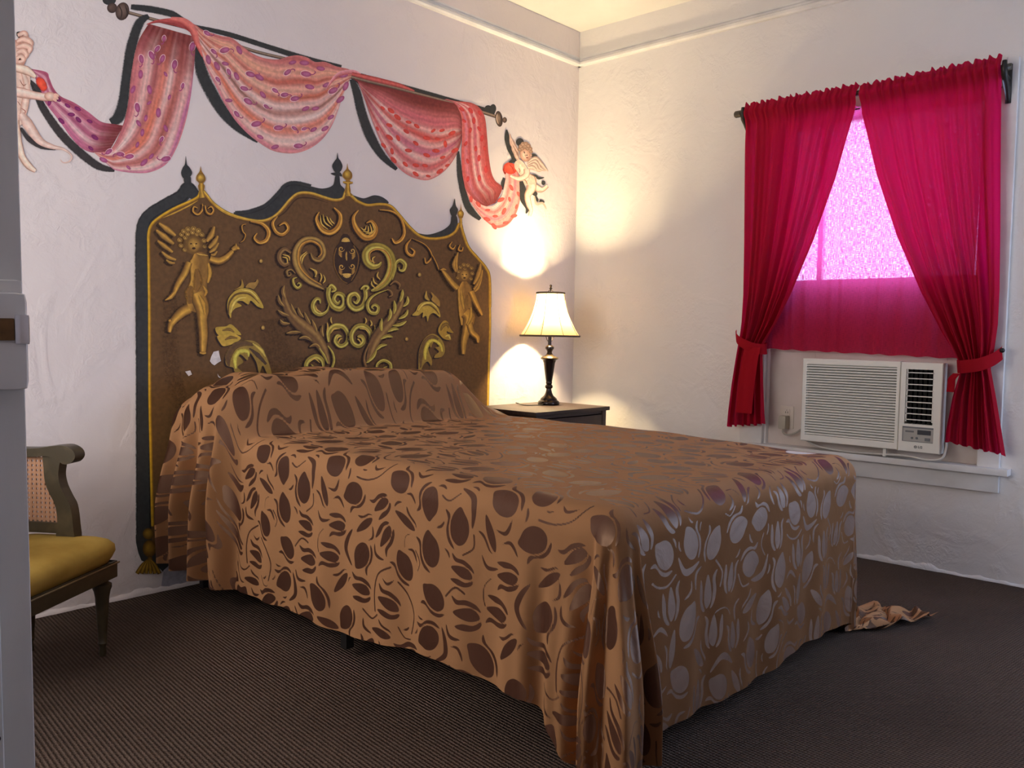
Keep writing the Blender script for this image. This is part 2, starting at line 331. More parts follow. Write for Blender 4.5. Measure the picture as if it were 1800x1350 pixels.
g.tube([(XF-0.0056, -2.146+0.0045*math.cos(a), 0.598+0.0045*math.sin(a)) for a in np.linspace(math.radians(60), math.radians(360), 18)], 0.0005, 6)
g.tube([(XF-0.0056, -2.146, 0.601), (XF-0.0056, -2.146, 0.5955), (XF-0.0056, -2.1485, 0.5955)], 0.0005, 6); g.tube([(XF-0.0056, -2.144, 0.6005), (XF-0.0056, -2.1438, 0.6015)], 0.0007, 6)
P_(g, 'badge_mark', m_ac)
# power cord hanging under the unit
m_cord = material('cream_cord', (0.62, 0.60, 0.55), 0.5)
cp = catmull([(0.0, -1.56, 0.575), (-0.045, -1.66, 0.548), (-0.050, -1.80, 0.538), (-0.060, -1.95, 0.542), (-0.075, -2.10, 0.549), (-0.085, -2.20, 0.541), (-0.085, -2.262, 0.556), (-0.060, -2.272, 0.60), (-0.02, -2.262, 0.63), (0.02, -2.255, 0.64)], 10)
P_(MB().tube(cp, 0.0055, 8), 'power_cord', m_cord, smooth=True)
P_(MB().box((XF+0.015, -2.005, 0.535), (XF+0.03, -1.990, 0.578), 0.001), 'drain_clip', m_ac)
# outlet with the plug
m_plate = material('outlet_plate', (0.60, 0.52, 0.43), 0.4)
ol = empty('wall_outlet', (0.030, -1.450, 0.61), label='cream wall outlet plate beside the air conditioner', cat='outlet')
rel(MB().box((0.0245, -1.488, 0.618), (0.030, -1.412, 0.738), 0.002), ol, 'cover_plate', m_plate, auto=30)
rel(MB().box((0.0225, -1.468, 0.690), (0.0246, -1.432, 0.722), 0.001), ol, 'socket', m_plate)
rel(MB().box((0.0220, -1.458, 0.700), (0.0226, -1.455, 0.710)).box((0.0220, -1.446, 0.700), (0.0226, -1.443, 0.710)).lathe([(0.002, 0), (0.002, 0.0006)], mat=Matrix.Translation((0.0226, -1.4505, 0.7165)) @ Matrix.Rotation(-math.pi/2, 4, 'Y'), n=10), ol, 'socket_slots', m_dark)
plug = empty('power_plug', (0.0, -1.447, 0.62), label='grey plug with short cord in the cream wall outlet', cat='plug')
rel(MB().box((-0.030, -1.468, 0.618), (0.0245, -1.428, 0.688), 0.006), plug, 'plug_body', material('plug_grey', (0.40, 0.36, 0.28), 0.5), auto=30)
cp = catmull([(-0.008, -1.447, 0.622), (-0.012, -1.449, 0.600), (-0.02, -1.475, 0.590), (-0.02, -1.515, 0.600), (-0.005, -1.545, 0.622), (0.02, -1.562, 0.640)], 8)
rel(MB().tube(cp, 0.005, 8), plug, 'cord', material('plug_cord', (0.42, 0.38, 0.31), 0.5), smooth=True)

# ------------------------------------------------------------------ curtains
def cloth(name, diff, trans, weave_open, wscale=1.0, tfrac=0.38, tcol=(1, 1, 1)):
    m = bpy.data.materials.new(name); m.use_nodes = True; n, l = m.node_tree.nodes, m.node_tree.links
    b = n['Principled BSDF']; b.inputs['Base Color'].default_value = (*diff, 1); b.inputs['Roughness'].default_value = 0.9; b.inputs['Specular IOR Level'].default_value = 0.1
    out = n['Material Output']; tr = n.new('ShaderNodeBsdfTranslucent'); tr.inputs[0].default_value = (*trans, 1)
    tp = n.new('ShaderNodeBsdfTransparent'); tp.inputs[0].default_value = (*tcol, 1)
    mx = n.new('ShaderNodeMixShader'); mx.inputs[0].default_value = tfrac; l.new(b.outputs[0], mx.inputs[1]); l.new(tr.outputs[0], mx.inputs[2])
    uv = n.new('ShaderNodeAttribute'); uv.attribute_name = 'fab'; uv.attribute_type = 'GEOMETRY'
    w = []
    for sc in ((38, 420, 1), (420, 30, 1)):
        mp = n.new('ShaderNodeMapping'); mp.inputs['Scale'].default_value = sc; nz = n.new('ShaderNodeTexNoise'); nz.inputs['Scale'].default_value = 1.0*wscale; nz.inputs['Detail'].default_value = 2
        l.new(uv.outputs['Vector'], mp.inputs[0]); l.new(mp.outputs[0], nz.inputs['Vector']); w.append(nz)
    mu = n.new('ShaderNodeMath'); mu.operation = 'MULTIPLY'; l.new(w[0].outputs['Fac'], mu.inputs[0]); l.new(w[1].outputs['Fac'], mu.inputs[1])
    rp = n.new('ShaderNodeMapRange'); rp.inputs['From Min'].default_value = 0.20; rp.inputs['From Max'].default_value = 0.42; rp.inputs['To Min'].default_value = 0.0; rp.inputs['To Max'].default_value = weave_open
    l.new(mu.outputs[0], rp.inputs['Value'])
    m2 = n.new('ShaderNodeMixShader'); l.new(rp.outputs[0], m2.inputs[0]); l.new(mx.outputs[0], m2.inputs[1]); l.new(tp.outputs[0], m2.inputs[2])
    l.new(m2.outputs[0], out.inputs[0])
    bp = n.new('ShaderNodeBump'); bp.inputs['Strength'].default_value = 0.4; bp.inputs['Distance'].default_value = 0.001; l.new(mu.outputs[0], bp.inputs['Height']); l.new(bp.outputs[0], b.inputs['Normal'])
    return m
m_cur = cloth('red_curtain_cloth', (0.38, 0.008, 0.022), (0.95, 0.004, 0.17), 0.10, tfrac=0.22, tcol=(0.9, 0.30, 0.62))
m_cafe = cloth('red_cafe_cloth', (0.38, 0.008, 0.025), (0.95, 0.10, 0.34), 0.36, tfrac=0.32, tcol=(1, 0.72, 0.9))
m_iron = material('black_iron', (0.035, 0.032, 0.028), 0.45, 0.6)
m_rodw = noisy(material('dark_wood_rod', (0.07, 0.055, 0.03), 0.45), (0.035, 0.025, 0.015), 20, bump=0.3)

def sheet(name, P, fab, mat, parent=None, solid=0.0):
    P = np.asarray(P, float); a, b = P.shape[:2]; idx = np.arange(a*b).reshape(a, b)
    F = np.stack([idx[:-1, :-1], idx[1:, :-1], idx[1:, 1:], idx[:-1, 1:]], -1).reshape(-1, 4)
    me = bpy.data.meshes.new(name); me.from_pydata(P.reshape(-1, 3).tolist(), [], F.tolist()); me.update()
    at_ = me.attributes.new('fab', 'FLOAT_VECTOR', 'POINT'); f3 = np.zeros((a*b, 3)); f3[:, :2] = np.asarray(fab, float).reshape(-1, 2); at_.data.foreach_set('vector', f3.ravel())
    o = link(name, me, mat, parent); me.polygons.foreach_set('use_smooth', [True]*len(me.polygons)); return o
def panel(name, zL, yL, zR, yR, X, folds, amp, parent, mat, nz=150, ny=240, ztop=None, phase=0.0, headw=0.03, pinch=None, zbotL=None, zbotR=None, seed=1, hemk=0.007):
    """hanging panel: left/right edges as y(z) samples, folds gathered along the width; z runs top -> hem"""
    r = np.random.default_rng(seed); ph = r.uniform(0, 6.28, 6)
    t = np.linspace(0, 1, nz)[:, None]; u = np.linspace(0, 1, ny)[None, :]
    ztl, zbl = zL[0], zL[-1]; ztr, zbr = zR[0], zR[-1]
    z = (ztl*(1-t)+zbl*t)*(1-u)+(ztr*(1-t)+zbr*t)*u
    tl = ztl*(1-t)+zbl*t; tr_ = ztr*(1-t)+zbr*t
    L = np.interp(-tl[:, 0], -np.array(zL), yL)[:, None]; R = np.interp(-tr_[:, 0], -np.array(zR), yR)[:, None]
    uu = u + 0.012*np.sin(2*math.pi*folds*0.5*u+ph[0])*np.sin(math.pi*u)
    y = L+(R-L)*uu
    wd = np.abs(R-L); wmax = wd.max()
    A = amp*(0.55+0.9*(1-wd/wmax))*sstep(0, 0.16, t)
    f = np.sin(2*math.pi*folds*u+ph[1]+phase+0.6*np.sin(3*t+ph[2]))+0.45*np.sin(2*math.pi*folds*1.7*u+ph[3]+1.1*t)+0.25*np.sin(2*math.pi*folds*2.9*u+ph[4])
    x = X - A*f*0.75
    zt = ztl
    # gathered head: ruffle over the rod, pocket, then the fine pleats
    d = (ztl*(1-u)+ztr*u)-z
    fine = np.sin(2*math.pi*folds*3.3*u+ph[5])+0.6*np.sin(2*math.pi*folds*5.1*u+ph[2])
    x = x - fine*0.006*(1-sstep(0.02, 0.22, d))
    pocket = np.exp(-((d-0.052)/0.032)**2); x = x - 0.028*pocket
    z = z + (1-sstep(0.0, 0.05, d))*0.006*np.sin(2*math.pi*folds*2.1*u+ph[4])+0.0*d
    z = z + (1-sstep(0.0, 0.04, d))*0.003*fine
    hemw = hemk*np.sin(2*math.pi*folds*u+ph[1])*sstep(0.85, 1.0, t); z = z + hemw
    if pinch is not None:
        zp, wz, push = pinch; x = x + push*np.exp(-((z-zp)/wz)**2)
    fab = np.stack(np.broadcast_arrays(u*wmax*1.6, z), -1)
    return sheet(name, np.stack([x, y, z], -1), fab, mat, parent)

# rods and brackets
rod = empty('curtain_rod', (-0.10, -1.82, 2.30), label='dark curtain rod on two iron brackets above the window', cat='curtain rod')
rel(MB().tube([(-0.10, -1.175, 2.300), (-0.10, -2.475, 2.300)], 0.014, 14), rod, 'pole', m_rodw, smooth=True)
rel(MB().lathe([(0.014, 0), (0.018, 0.004), (0.018, 0.034), (0.014, 0.040)], mat=Matrix.Translation((-0.10, -1.195, 2.300)) @ Matrix.Rotation(-math.pi/2, 4, 'X'), n=18), rod, 'end_cap', m_rodw, auto=30)
for y in (-1.212, -2.452):
    b = MB(); b.tube([(-0.028, y, 2.16), (-0.038, y, 2.19), (-0.055, y, 2.215), (-0.085, y, 2.245), (-0.112, y, 2.268), (-0.122, y, 2.29), (-0.118, y, 2.325)], [0.010, 0.011, 0.012, 0.013, 0.014, 0.013, 0.010], 10)
    b.tube([(-0.030, y, 2.16), (-0.030, y, 2.33)], [0.012, 0.012], 8); b.tube([(-0.034, y, 2.262), (-0.11, y, 2.272)], 0.009, 8)
    rel(b, rod, 'bracket', m_iron, smooth=True)
inner = empty('inner_curtain_rod', (-0.045, -1.84, 2.245), label='thin inner curtain rod carrying the short red curtain', cat='curtain rod')
rel(MB().tube([(-0.045, -1.30, 2.235), (-0.045, -2.42, 2.235)], 0.006, 10), inner, 'pole', m_iron, smooth=True)
for y in (-1.30, -2.42): rel(MB().tube([(-0.045, y, 2.235), (-0.028, y, 2.235)], 0.006, 8), inner, 'bracket', m_iron)

cafe = panel('cafe_curtain', [2.255, 1.9, 1.4, 1.045], [-1.345, -1.345, -1.345, -1.345], [2.255, 1.9, 1.4, 1.020], [-2.36, -2.36, -2.35, -2.34], -0.045, 9, 0.012, None, m_cafe, seed=5, hemk=0.003)
tag(cafe, 'short sheer red curtain hanging straight behind the tied-back pair', 'curtain')
# left curtain (tied back)
zs = [2.345, 2.20, 1.90, 1.60, 1.33, 1.18, 1.09, 1.06, 1.00, 0.85, 0.70, 0.615]
lc = empty('tied_curtain', (-0.10, -1.24, 0.615), label='left red curtain panel tied back to the window side', cat='curtain', group='tied-back red curtains')
pL = panel('curtain_panel', zs, [-1.215, -1.225, -1.235, -1.245, -1.250, -1.245, -1.235, -1.228, -1.218, -1.195, -1.178, -1.172], [2.345, 2.20, 1.90, 1.60, 1.33, 1.18, 1.09, 1.06, 1.00, 0.85, 0.70, 0.645], [-1.822, -1.800, -1.725, -1.625, -1.515, -1.440, -1.385, -1.370, -1.368, -1.375, -1.385, -1.392], -0.105, 6, 0.026, lc, m_cur, seed=11)
pL.matrix_parent_inverse = Matrix.Translation(-lc.location)
rcur = empty('tied_curtain', (-0.10, -2.42, 0.60), label='right red curtain panel tied back beside the white wall', cat='curtain', group='tied-back red curtains')
pR = panel('curtain_panel', [2.337, 2.20, 1.90, 1.60, 1.33, 1.15, 1.06, 1.00, 0.96, 0.85, 0.70, 0.640], [-1.822, -1.835, -1.915, -2.020, -2.140, -2.235, -2.290, -2.325, -2.325, -2.30, -2.28, -2.277], [2.355, 2.20, 1.90, 1.60, 1.33, 1.18, 1.08, 1.03, 0.98, 0.85, 0.70, 0.600], [-2.437, -2.440, -2.450, -2.462, -2.470, -2.470, -2.462, -2.455, -2.450, -2.478, -2.508, -2.528], -0.105, 6, 0.026, rcur, m_cur, seed=23)
pR.matrix_parent_inverse = Matrix.Translation(-rcur.location)
m_tie = cloth('red_tie_cloth', (0.42, 0.010, 0.020), (0.5, 0.01, 0.05), 0.0)
def tie(name, c, ring_pts, width, par, label):
    "a band: closed loop of centre points, given width along z-ish"
    P = catmull(ring_pts, 8); n = len(P); w = np.array([0, 0.10, 1.0]); w = w/np.linalg.norm(w)
    G = np.stack([P+w*width*k + np.array([-0.002*(1-4*k*k), 0, 0]) for k in np.linspace(-0.5, 0.5, 7)], 1)
    o = sheet(name, G, np.stack(np.broadcast_arrays(np.linspace(0, .4, n)[:, None], np.linspace(0, .05, 7)[None]), -1), m_tie, par); o.matrix_parent_inverse = Matrix.Translation(-par.location); return o
tie('tie_band', None, [(-0.085, -1.200, 1.118), (-0.125, -1.216, 1.105), (-0.150, -1.250, 1.082), (-0.158, -1.300, 1.060), (-0.150, -1.350, 1.045), (-0.120, -1.385, 1.042), (-0.085, -1.372, 1.05), (-0.065, -1.30, 1.07), (-0.060, -1.22, 1.10)], 0.055, lc, '')
tie('tie_band', None, [(-0.050, -2.482, 1.058), (-0.090, -2.490, 1.050), (-0.135, -2.465, 1.022), (-0.155, -2.42, 1.000), (-0.155, -2.37, 0.990), (-0.130, -2.325, 0.985), (-0.090, -2.318, 0.99), (-0.065, -2.36, 1.01), (-0.050, -2.44, 1.04)], 0.058, rcur, '')
# hanging tie ends
def tail(par, pts, wdt, name='tie_end'):
    P = catmull(pts, 8); n = len(P); G = np.stack([P+np.array([0.006*math.sin(k*5), k*wdt, 0]) for k in np.linspace(-0.5, 0.5, 7)], 1)
    o = sheet(name, G, np.stack(np.broadcast_arrays(np.linspace(0, .3, n)[:, None], np.linspace(0, .05, 7)[None]), -1), m_tie, par); o.matrix_parent_inverse = Matrix.Translation(-par.location)
tail(lc, [(-0.158, -1.330, 1.050), (-0.172, -1.325, 0.98), (-0.172, -1.310, 0.85), (-0.168, -1.298, 0.70)], 0.095)
tail(rcur, [(-0.112, -2.318, 0.955), (-0.120, -2.300, 0.93), (-0.112, -2.296, 0.90), (-0.108, -2.292, 0.868)], 0.035)
rel(MB().tube([(-0.028, -2.474, 1.066), (-0.06, -2.480, 1.067), (-0.10, -2.494, 1.064)], [0.008, 0.008, 0.011], 10), rcur, 'tieback_hook', m_iron, smooth=True)

# ------------------------------------------------------------------ nightstand, lamp
m_walnut = noisy(material('nightstand_wood', (0.050, 0.030, 0.022), 0.42), (0.032, 0.019, 0.014), 5, stretch=(1, 8, 8), bump=0.08, bscale=20)
NX0, NX1, NY0, NY1, NZ = -0.955, -0.295, -0.515, -0.045, 0.688
ns = empty('nightstand', ((NX0+NX1)/2, (NY0+NY1)/2, 0), label='dark wood nightstand with drawer in the corner beside the bed', cat='nightstand')
rel(MB().box((NX0, NY0, NZ-0.022), (NX1, NY1, NZ), 0.003), ns, 'tabletop', m_walnut, auto=30)
rel(MB().box((NX0+0.02, NY0+0.03, 0.05), (NX0+0.04, NY1-0.01, NZ-0.022)).box((NX1-0.04, NY0+0.03, 0.05), (NX1-0.02, NY1-0.01, NZ-0.022)).box((NX0+0.04, NY1-0.03, 0.05), (NX1-0.04, NY1-0.01, NZ-0.022)).box((NX0+0.04, NY0+0.03, 0.05), (NX1-0.04, NY1-0.03, 0.07)), ns, 'body', m_walnut)
rel(MB().box((NX0+0.02, NY0+0.012, 0.0), (NX0+0.055, NY0+0.045, NZ-0.022), 0.002).box((NX1-0.055, NY0+0.012, 0.0), (NX1-0.02, NY0+0.045, NZ-0.022), 0.002).box((NX0+0.055, NY0+0.02, NZ-0.040), (NX1-0.055, NY0+0.045, NZ-0.022)), ns, 'front_frame', m_walnut, auto=30)
for xx in (NX0+0.02, NX1-0.05): rel(MB().box((xx, NY1-0.04, 0.0), (xx+0.03, NY1-0.01, 0.05)), ns, 'rear_foot', m_walnut)
for za, zb in ((0.47, NZ-0.045), (0.27, 0.46), (0.07, 0.26)):
    d = rel(MB().box((NX0+0.060, NY0+0.012, za), (NX1-0.060, NY0+0.03, zb), 0.003), ns, 'drawer', m_walnut, auto=30)
    kx, kz = (-0.555 if za > 0.4 else (NX0+NX1)/2), (za+zb)/2
    for kxx in (kx,):
        k = MB().lathe([(0.006, 0), (0.006, 0.010), (0.013, 0.015), (0.015, 0.021), (0.010, 0.027)], mat=Matrix.Translation((kxx, NY0+0.012, kz)) @ Matrix.Rotation(math.pi/2, 4, 'X'), n=20).build('knob', m_iron, d, auto=40); tag(k, 'dark round knob')
LX, LY = -0.495, -0.215
m_bronze = material('lamp_bronze', (0.035, 0.026, 0.022), 0.22, 0.75, spec=0.6); m_ring = material('lamp_brass_trim', (0.22, 0.18, 0.13), 0.25, 0.9)
lamp = empty('table_lamp', (LX, LY, NZ), label='dark bronze table lamp with a lit bell shade on the nightstand', cat='lamp')
def LP(prof, name, mat, par=lamp, n=40): return MB().lathe(prof, n=n).build(name, mat, par, auto=35)
LP([(0.062, 0), (0.064, 0.004), (0.064, 0.014), (0.061, 0.020), (0.056, 0.024), (0.050, 0.028), (0.048, 0.036), (0.040, 0.044), (0.028, 0.054), (0.020, 0.070), (0.016, 0.086), (0.015, 0.094)], 'base', m_bronze)
LP([(0.015, 0.094), (0.021, 0.098), (0.024, 0.106), (0.020, 0.116), (0.015, 0.120), (0.018, 0.124), (0.019, 0.130), (0.018, 0.136)], 'knop', m_bronze)
LP([(0.018, 0.136), (0.022, 0.160), (0.029, 0.210), (0.034, 0.245), (0.040, 0.262), (0.052, 0.270), (0.053, 0.274)], 'stem', m_bronze)
LP([(0.053, 0.274), (0.050, 0.279), (0.036, 0.286), (0.024, 0.292), (0.018, 0.298)], 'collar', m_ring)
LP([(0.018, 0.298), (0.014, 0.310), (0.019, 0.322), (0.026, 0.330), (0.026, 0.340), (0.018, 0.348), (0.011, 0.352)], 'neck_knop', m_bronze)
LP([(0.010, 0.350), (0.010, 0.430), (0.018, 0.432), (0.018, 0.470), (0.010, 0.474)], 'socket', m_bronze)
# harp + finial
hp = [(math.cos(a)*0.055, 0, 0.52+math.sin(a)*0.155) for a in np.linspace(-1.2, math.pi/2, 24)]
hp = [(p[0]*1.0, 0, p[2]) for p in hp]; hp2 = [(-p[0], 0, p[2]) for p in hp]
MB().tube([(0.012, 0, 0.375)]+hp, 0.0022, 8).tube([(-0.012, 0, 0.375)]+hp2, 0.0022, 8).build('harp', m_ring, lamp, smooth=True)
LP([(0.003, 0.665), (0.004, 0.678), (0.009, 0.680), (0.010, 0.683), (0.004, 0.688), (0.005, 0.692), (0.008, 0.697), (0.005, 0.703), (0.001, 0.705)], 'finial', m_bronze, n=20)
bulb_m = bpy.data.materials.new('lit_bulb'); bulb_m.use_nodes = True; _b = bulb_m.node_tree.nodes['Principled BSDF']; _b.inputs['Emission Color'].default_value = (1, 0.78, 0.45, 1); _b.inputs['Emission Strength'].default_value = 25
BZ = 0.598
LP([(0.012, 0.474), (0.014, 0.530), (0.026, 0.575), (0.030, 0.598), (0.026, 0.620), (0.014, 0.634), (0.002, 0.638)], 'bulb', bulb_m, n=24)
bl = bpy.data.lights.new('lamp_light', 'POINT'); bl.energy = 700; bl.color = (1.0, 0.76, 0.43); bl.shadow_soft_size = 0.032
blo = bpy.data.objects.new('lamp_light', bl); COL.objects.link(blo); blo.location = (LX, LY, NZ+BZ)
for o_ in COL.objects:
    if o_.name == 'bulb': o_.visible_shadow = True
# bell shade: eight panels
ms = bpy.data.materials.new('shade_fabric'); ms.use_nodes = True; n_, l_ = ms.node_tree.nodes, ms.node_tree.links; n_.clear()
o_ = n_.new('ShaderNodeOutputMaterial'); df = n_.new('ShaderNodeBsdfDiffuse'); tr = n_.new('ShaderNodeBsdfTranslucent'); mx = n_.new('ShaderNodeMixShader')
df.inputs[0].default_value = (0.50, 0.36, 0.20, 1); tr.inputs[0].default_value = (0.86, 0.64, 0.34, 1); mx.inputs[0].default_value = 0.70
l_.new(df.outputs[0], mx.inputs[1]); l_.new(tr.outputs[0], mx.inputs[2]); l_.new(mx.outputs[0], o_.inputs[0])
def shade_r(t):   # t 0 top -> 1 bottom
    return 0.080+0.026*t+0.068*t**2.2
nv, nu = 28, 64
G = []
for i in range(nv+1):
    t = i/nv; z = 0.655-0.250*t; row = []
    for k in range(nu+1):
        a = 2*math.pi*k/nu; c = abs(math.cos(a*4)) ; r = shade_r(t)*(1-0.022*(1-abs(math.cos(a*4)))*t); row.append((r*math.cos(a), r*math.sin(a), z))
    G.append(row)
MB().grid(np.array(G)).build('lamp_shade', ms, lamp, smooth=True)
m_braid = material('shade_braid', (0.09, 0.06, 0.035), 0.7)
sh = [o for o in COL.objects if o.name == 'lamp_shade'][0]
for t, nm in ((0, 'top_trim'), (1, 'bottom_trim')):
    z = 0.655-0.250*t; MB().tube([((shade_r(t)*(1-0.022*(1-abs(math.cos(4*a)))*t)+0.001)*math.cos(a), (shade_r(t)*(1-0.022*(1-abs(math.cos(4*a)))*t)+0.001)*math.sin(a), z) for a in np.linspace(0, 2*math.pi, 65)], 0.0055, 8).build(nm, m_braid, sh, smooth=True)
for k in range(8):
    a = 2*math.pi*(k+0.5)/8
    MB().tube([((shade_r(t)*(1-0.022*(1-abs(math.cos(4*a)))*t)+0.0012)*math.cos(a), (shade_r(t)*(1-0.022*(1-abs(math.cos(4*a)))*t)+0.0012)*math.sin(a), 0.655-0.25*t) for t in np.linspace(0, 1, 14)], 0.0016, 6).build('seam', m_braid, sh)
MB().box((-0.078, -0.001, 0.656), (0.078, 0.001, 0.660)).box((-0.001, -0.078, 0.656), (0.001, 0.078, 0.660)).build('spider', m_ring, lamp)
cp = catmull([(-0.060, -0.01, 0.008), (-0.10, -0.03, 0.006), (-0.16, -0.01, 0.005), (-0.19, 0.02, 0.005), (-0.17, 0.07, 0.005), (-0.13, 0.12, 0.005), (-0.11, 0.16, 0.005)], 8)
MB().tube(cp, 0.003, 8).build('cord', m_iron, lamp, smooth=True)

# ------------------------------------------------------------------ chair (cane sides, olive painted frame)
m_chair = noisy(material('olive_chair_paint', (0.050, 0.038, 0.018), 0.42), (0.085, 0.063, 0.030), 14, lo=0.5, hi=0.7, bump=0.2, bscale=40, dist=0.004)
m_worn = noisy(material('worn_gilt_edge', (0.26, 0.18, 0.08), 0.45), (0.14, 0.10, 0.05), 25)
m_seat = noisy(material('mustard_velvet', (0.42, 0.27, 0.055), 0.85, spec=0.2), (0.33, 0.20, 0.035), 7, bump=0.25, bscale=50, dist=0.004)
m_cane = material('cane_webbing', (0.42, 0.22, 0.12), 0.55)
ch = empty('cane_chair', (-3.175, -0.560, 0), label='olive painted armchair with caned side and mustard seat by the wall', cat='chair')
# local frame: x along the front edge (away from the visible corner), y towards the back
FD = Vector((-0.82, -0.572, 0)).normalized(); BD = Vector((FD.y, -FD.x, 0)); BD = BD if BD.y > 0 else -BD
R3 = Matrix(((FD.x, BD.x, 0, 0), (FD.y, BD.y, 0, 0), (0, 0, 1, 0), (0, 0, 0, 1)))
ch.matrix_world = Matrix.Translation(ch.location) @ R3 if R3.determinant() > 0 else Matrix.Translation(ch.location)
CH = Matrix() if R3.determinant() > 0 else R3
def cpart(mb, name, mat, auto=30, smooth=False, par=ch):
    bmesh.ops.transform(mb.bm, matrix=CH, verts=mb.bm.verts); return mb.build(name, mat, par, auto=None if smooth else auto, smooth=smooth)
CW, CDp = 0.60, 0.34
SZ_ = 0.405
def cushion():
    n, k = 36, 24; rows = []
    # outline superellipse swept over profile
    prof = [(0.0, 0.0, 0.300), (0, 0, 0.300)]
    mb = MB(); rings = []
    for (ins, z) in [(0.010, 0.318), (0.000, 0.335), (-0.008, 0.355), (-0.006, 0.375), (0.008, 0.392), (0.030, 0.402), (0.07, 0.409), (0.13, 0.413)]:
        ring = []
        for j in range(64):
            a = 2*math.pi*j/64; ca, sa = math.cos(a), math.sin(a); e = 0.2
            rx, ry = CW/2-ins, CDp/2-ins
            ring.append(mb.bm.verts.new((CW/2-0.02+rx*math.copysign(abs(ca)**e, ca), CDp/2-0.02+ry*math.copysign(abs(sa)**e, sa), z)))
        rings.append(ring)
    for a, b in zip(rings, rings[1:]):
        for j in range(64): mb.bm.faces.new((a[j], a[(j+1) % 64], b[(j+1) % 64], b[j]))
    mb.bm.faces.new(rings[0]); mb.bm.faces.new(rings[-1]); return mb
cpart(cushion(), 'seat', m_seat, smooth=True)
a = MB()
for lo, hi in (((-0.015, -0.018, 0.262), (CW-0.025, 0.012, 0.318)), ((-0.018, -0.015, 0.262), (0.012, CDp-0.025, 0.318)), ((CW-0.052, -0.015, 0.262), (CW-0.022, CDp-0.025, 0.318)), ((-0.015, CDp-0.052, 0.262), (CW-0.025, CDp-0.022, 0.318))): a.box(lo, hi, 0.004)
cpart(a, 'seat_frame', m_chair)
cpart(MB().tube([(-0.018, -0.022, 0.312), (CW-0.03, -0.022, 0.312)], 0.003, 6), 'welt', m_worn, smooth=True)
def leg(x, y):
    lp = [(0.010, 0.0), (0.0125, 0.012), (0.010, 0.030), (0.013, 0.040), (0.016, 0.045), (0.0135, 0.050), (0.015, 0.075), (0.022, 0.200), (0.026, 0.222), (0.030, 0.232), (0.030, 0.244), (0.021, 0.250), (0.018, 0.256), (0.023, 0.262), (0.024, 0.266)]
    return MB().lathe(lp, (x, y, 0), 24)
for x, y in ((0.018, 0.018), (CW-0.056, 0.018), (0.018, CDp-0.056), (CW-0.056, CDp-0.056)): cpart(leg(x, y), 'leg', m_chair, auto=40)
# arm/side frames: scrolled top rail, S-curved post, cane panel between
def xz_prism(poly, x0, x1): return MB().prism(poly, lambda u, v: (x0, u, v), lambda u, v: (x1, u, v))
for xs in (0.022, CW-0.085):
    x0, x1 = xs, xs+0.040
    post = [(0.060, 0.395), (0.060, 0.450), (0.068, 0.512), (0.085, 0.545), (0.102, 0.580), (0.110, 0.615), (0.106, 0.650), (0.100, 0.690), (0.160, 0.690), (0.162, 0.640), (0.158, 0.595), (0.145, 0.560), (0.128, 0.528), (0.118, 0.495), (0.116, 0.455), (0.118, 0.395)]
    post = [(q0+0.030, q1*0.985+0.004) for q0, q1 in post]; pp = catmull(post, 4, True); o = cpart(xz_prism(pp.tolist(), x0, x1), 'arm_post', m_chair, auto=35)
    rail_ = catmull([(CDp+0.08, 0.712), (0.26, 0.710), (0.18, 0.712), (0.11, 0.722), (0.070, 0.724), (0.040, 0.710), (0.032, 0.688), (0.048, 0.668), (0.075, 0.664), (0.098, 0.678), (0.130, 0.688), (0.18, 0.684), (0.26, 0.682), (CDp+0.08, 0.684)], 5); rail_ = np.array([(q0+0.062*min(1, max(0, (0.36-q0)/0.1))*0.7, q1-0.013) for q0, q1 in rail_])
    o = cpart(xz_prism(rail_.tolist(), x0-0.006, x1+0.006), 'arm_rail', m_chair, auto=35)
    cpart(xz_prism([(0.10, 0.418), (CDp+0.08, 0.418), (CDp+0.08, 0.452), (0.10, 0.452)], x0+0.004, x1-0.004), 'lower_rail', m_chair)
    cpart(xz_prism([(CDp+0.04, 0.25), (CDp+0.08, 0.25), (CDp+0.08, 0.70), (CDp+0.04, 0.70)], x0, x1), 'rear_post', m_chair)
    # cane webbing with real holes
    cm = MB(); p = 0.0155; ya, yb, za, zb = 0.13, CDp+0.05, 0.445, 0.680
    def fit(z): return float(np.interp(z, [0.44, 0.50, 0.54, 0.58, 0.62, 0.66, 0.70], [0.148, 0.152, 0.160, 0.178, 0.186, 0.188, 0.185]))
    z = za
    while z < zb:
        y = fit(z); 
        cm.box((xs+0.017, y, z-0.0042), (xs+0.0215, yb, z+0.0042)); z += p
    y = 0.160
    while y < yb:
        zz = [q for q in np.linspace(za, zb, 40) if fit(q) < y]
        if zz: cm.box((xs+0.0165, y-0.0042, min(zz)), (xs+0.022, y+0.0042, max(zz)))
        y += p
    cpart(cm, 'cane_panel', m_cane, auto=30)
# back (mostly hidden by the door)
yb = CDp+0.045
for z_ in (0.672, 0.418): cpart(MB().box((0.03, yb, z_), (CW-0.06, yb+0.035, z_+0.036), 0.004), 'back_rail', m_chair)
cm = MB(); q = 0.07
while q < CW-0.09: cm.box((q-0.0042, yb+0.014, 0.45), (q+0.0042, yb+0.019, 0.69)); q += 0.0155
q = 0.456
while q < 0.685: cm.box((0.06, yb+0.015, q-0.0042), (CW-0.09, yb+0.0205, q+0.0042)); q += 0.0155
cpart(cm, 'back_cane', m_cane)

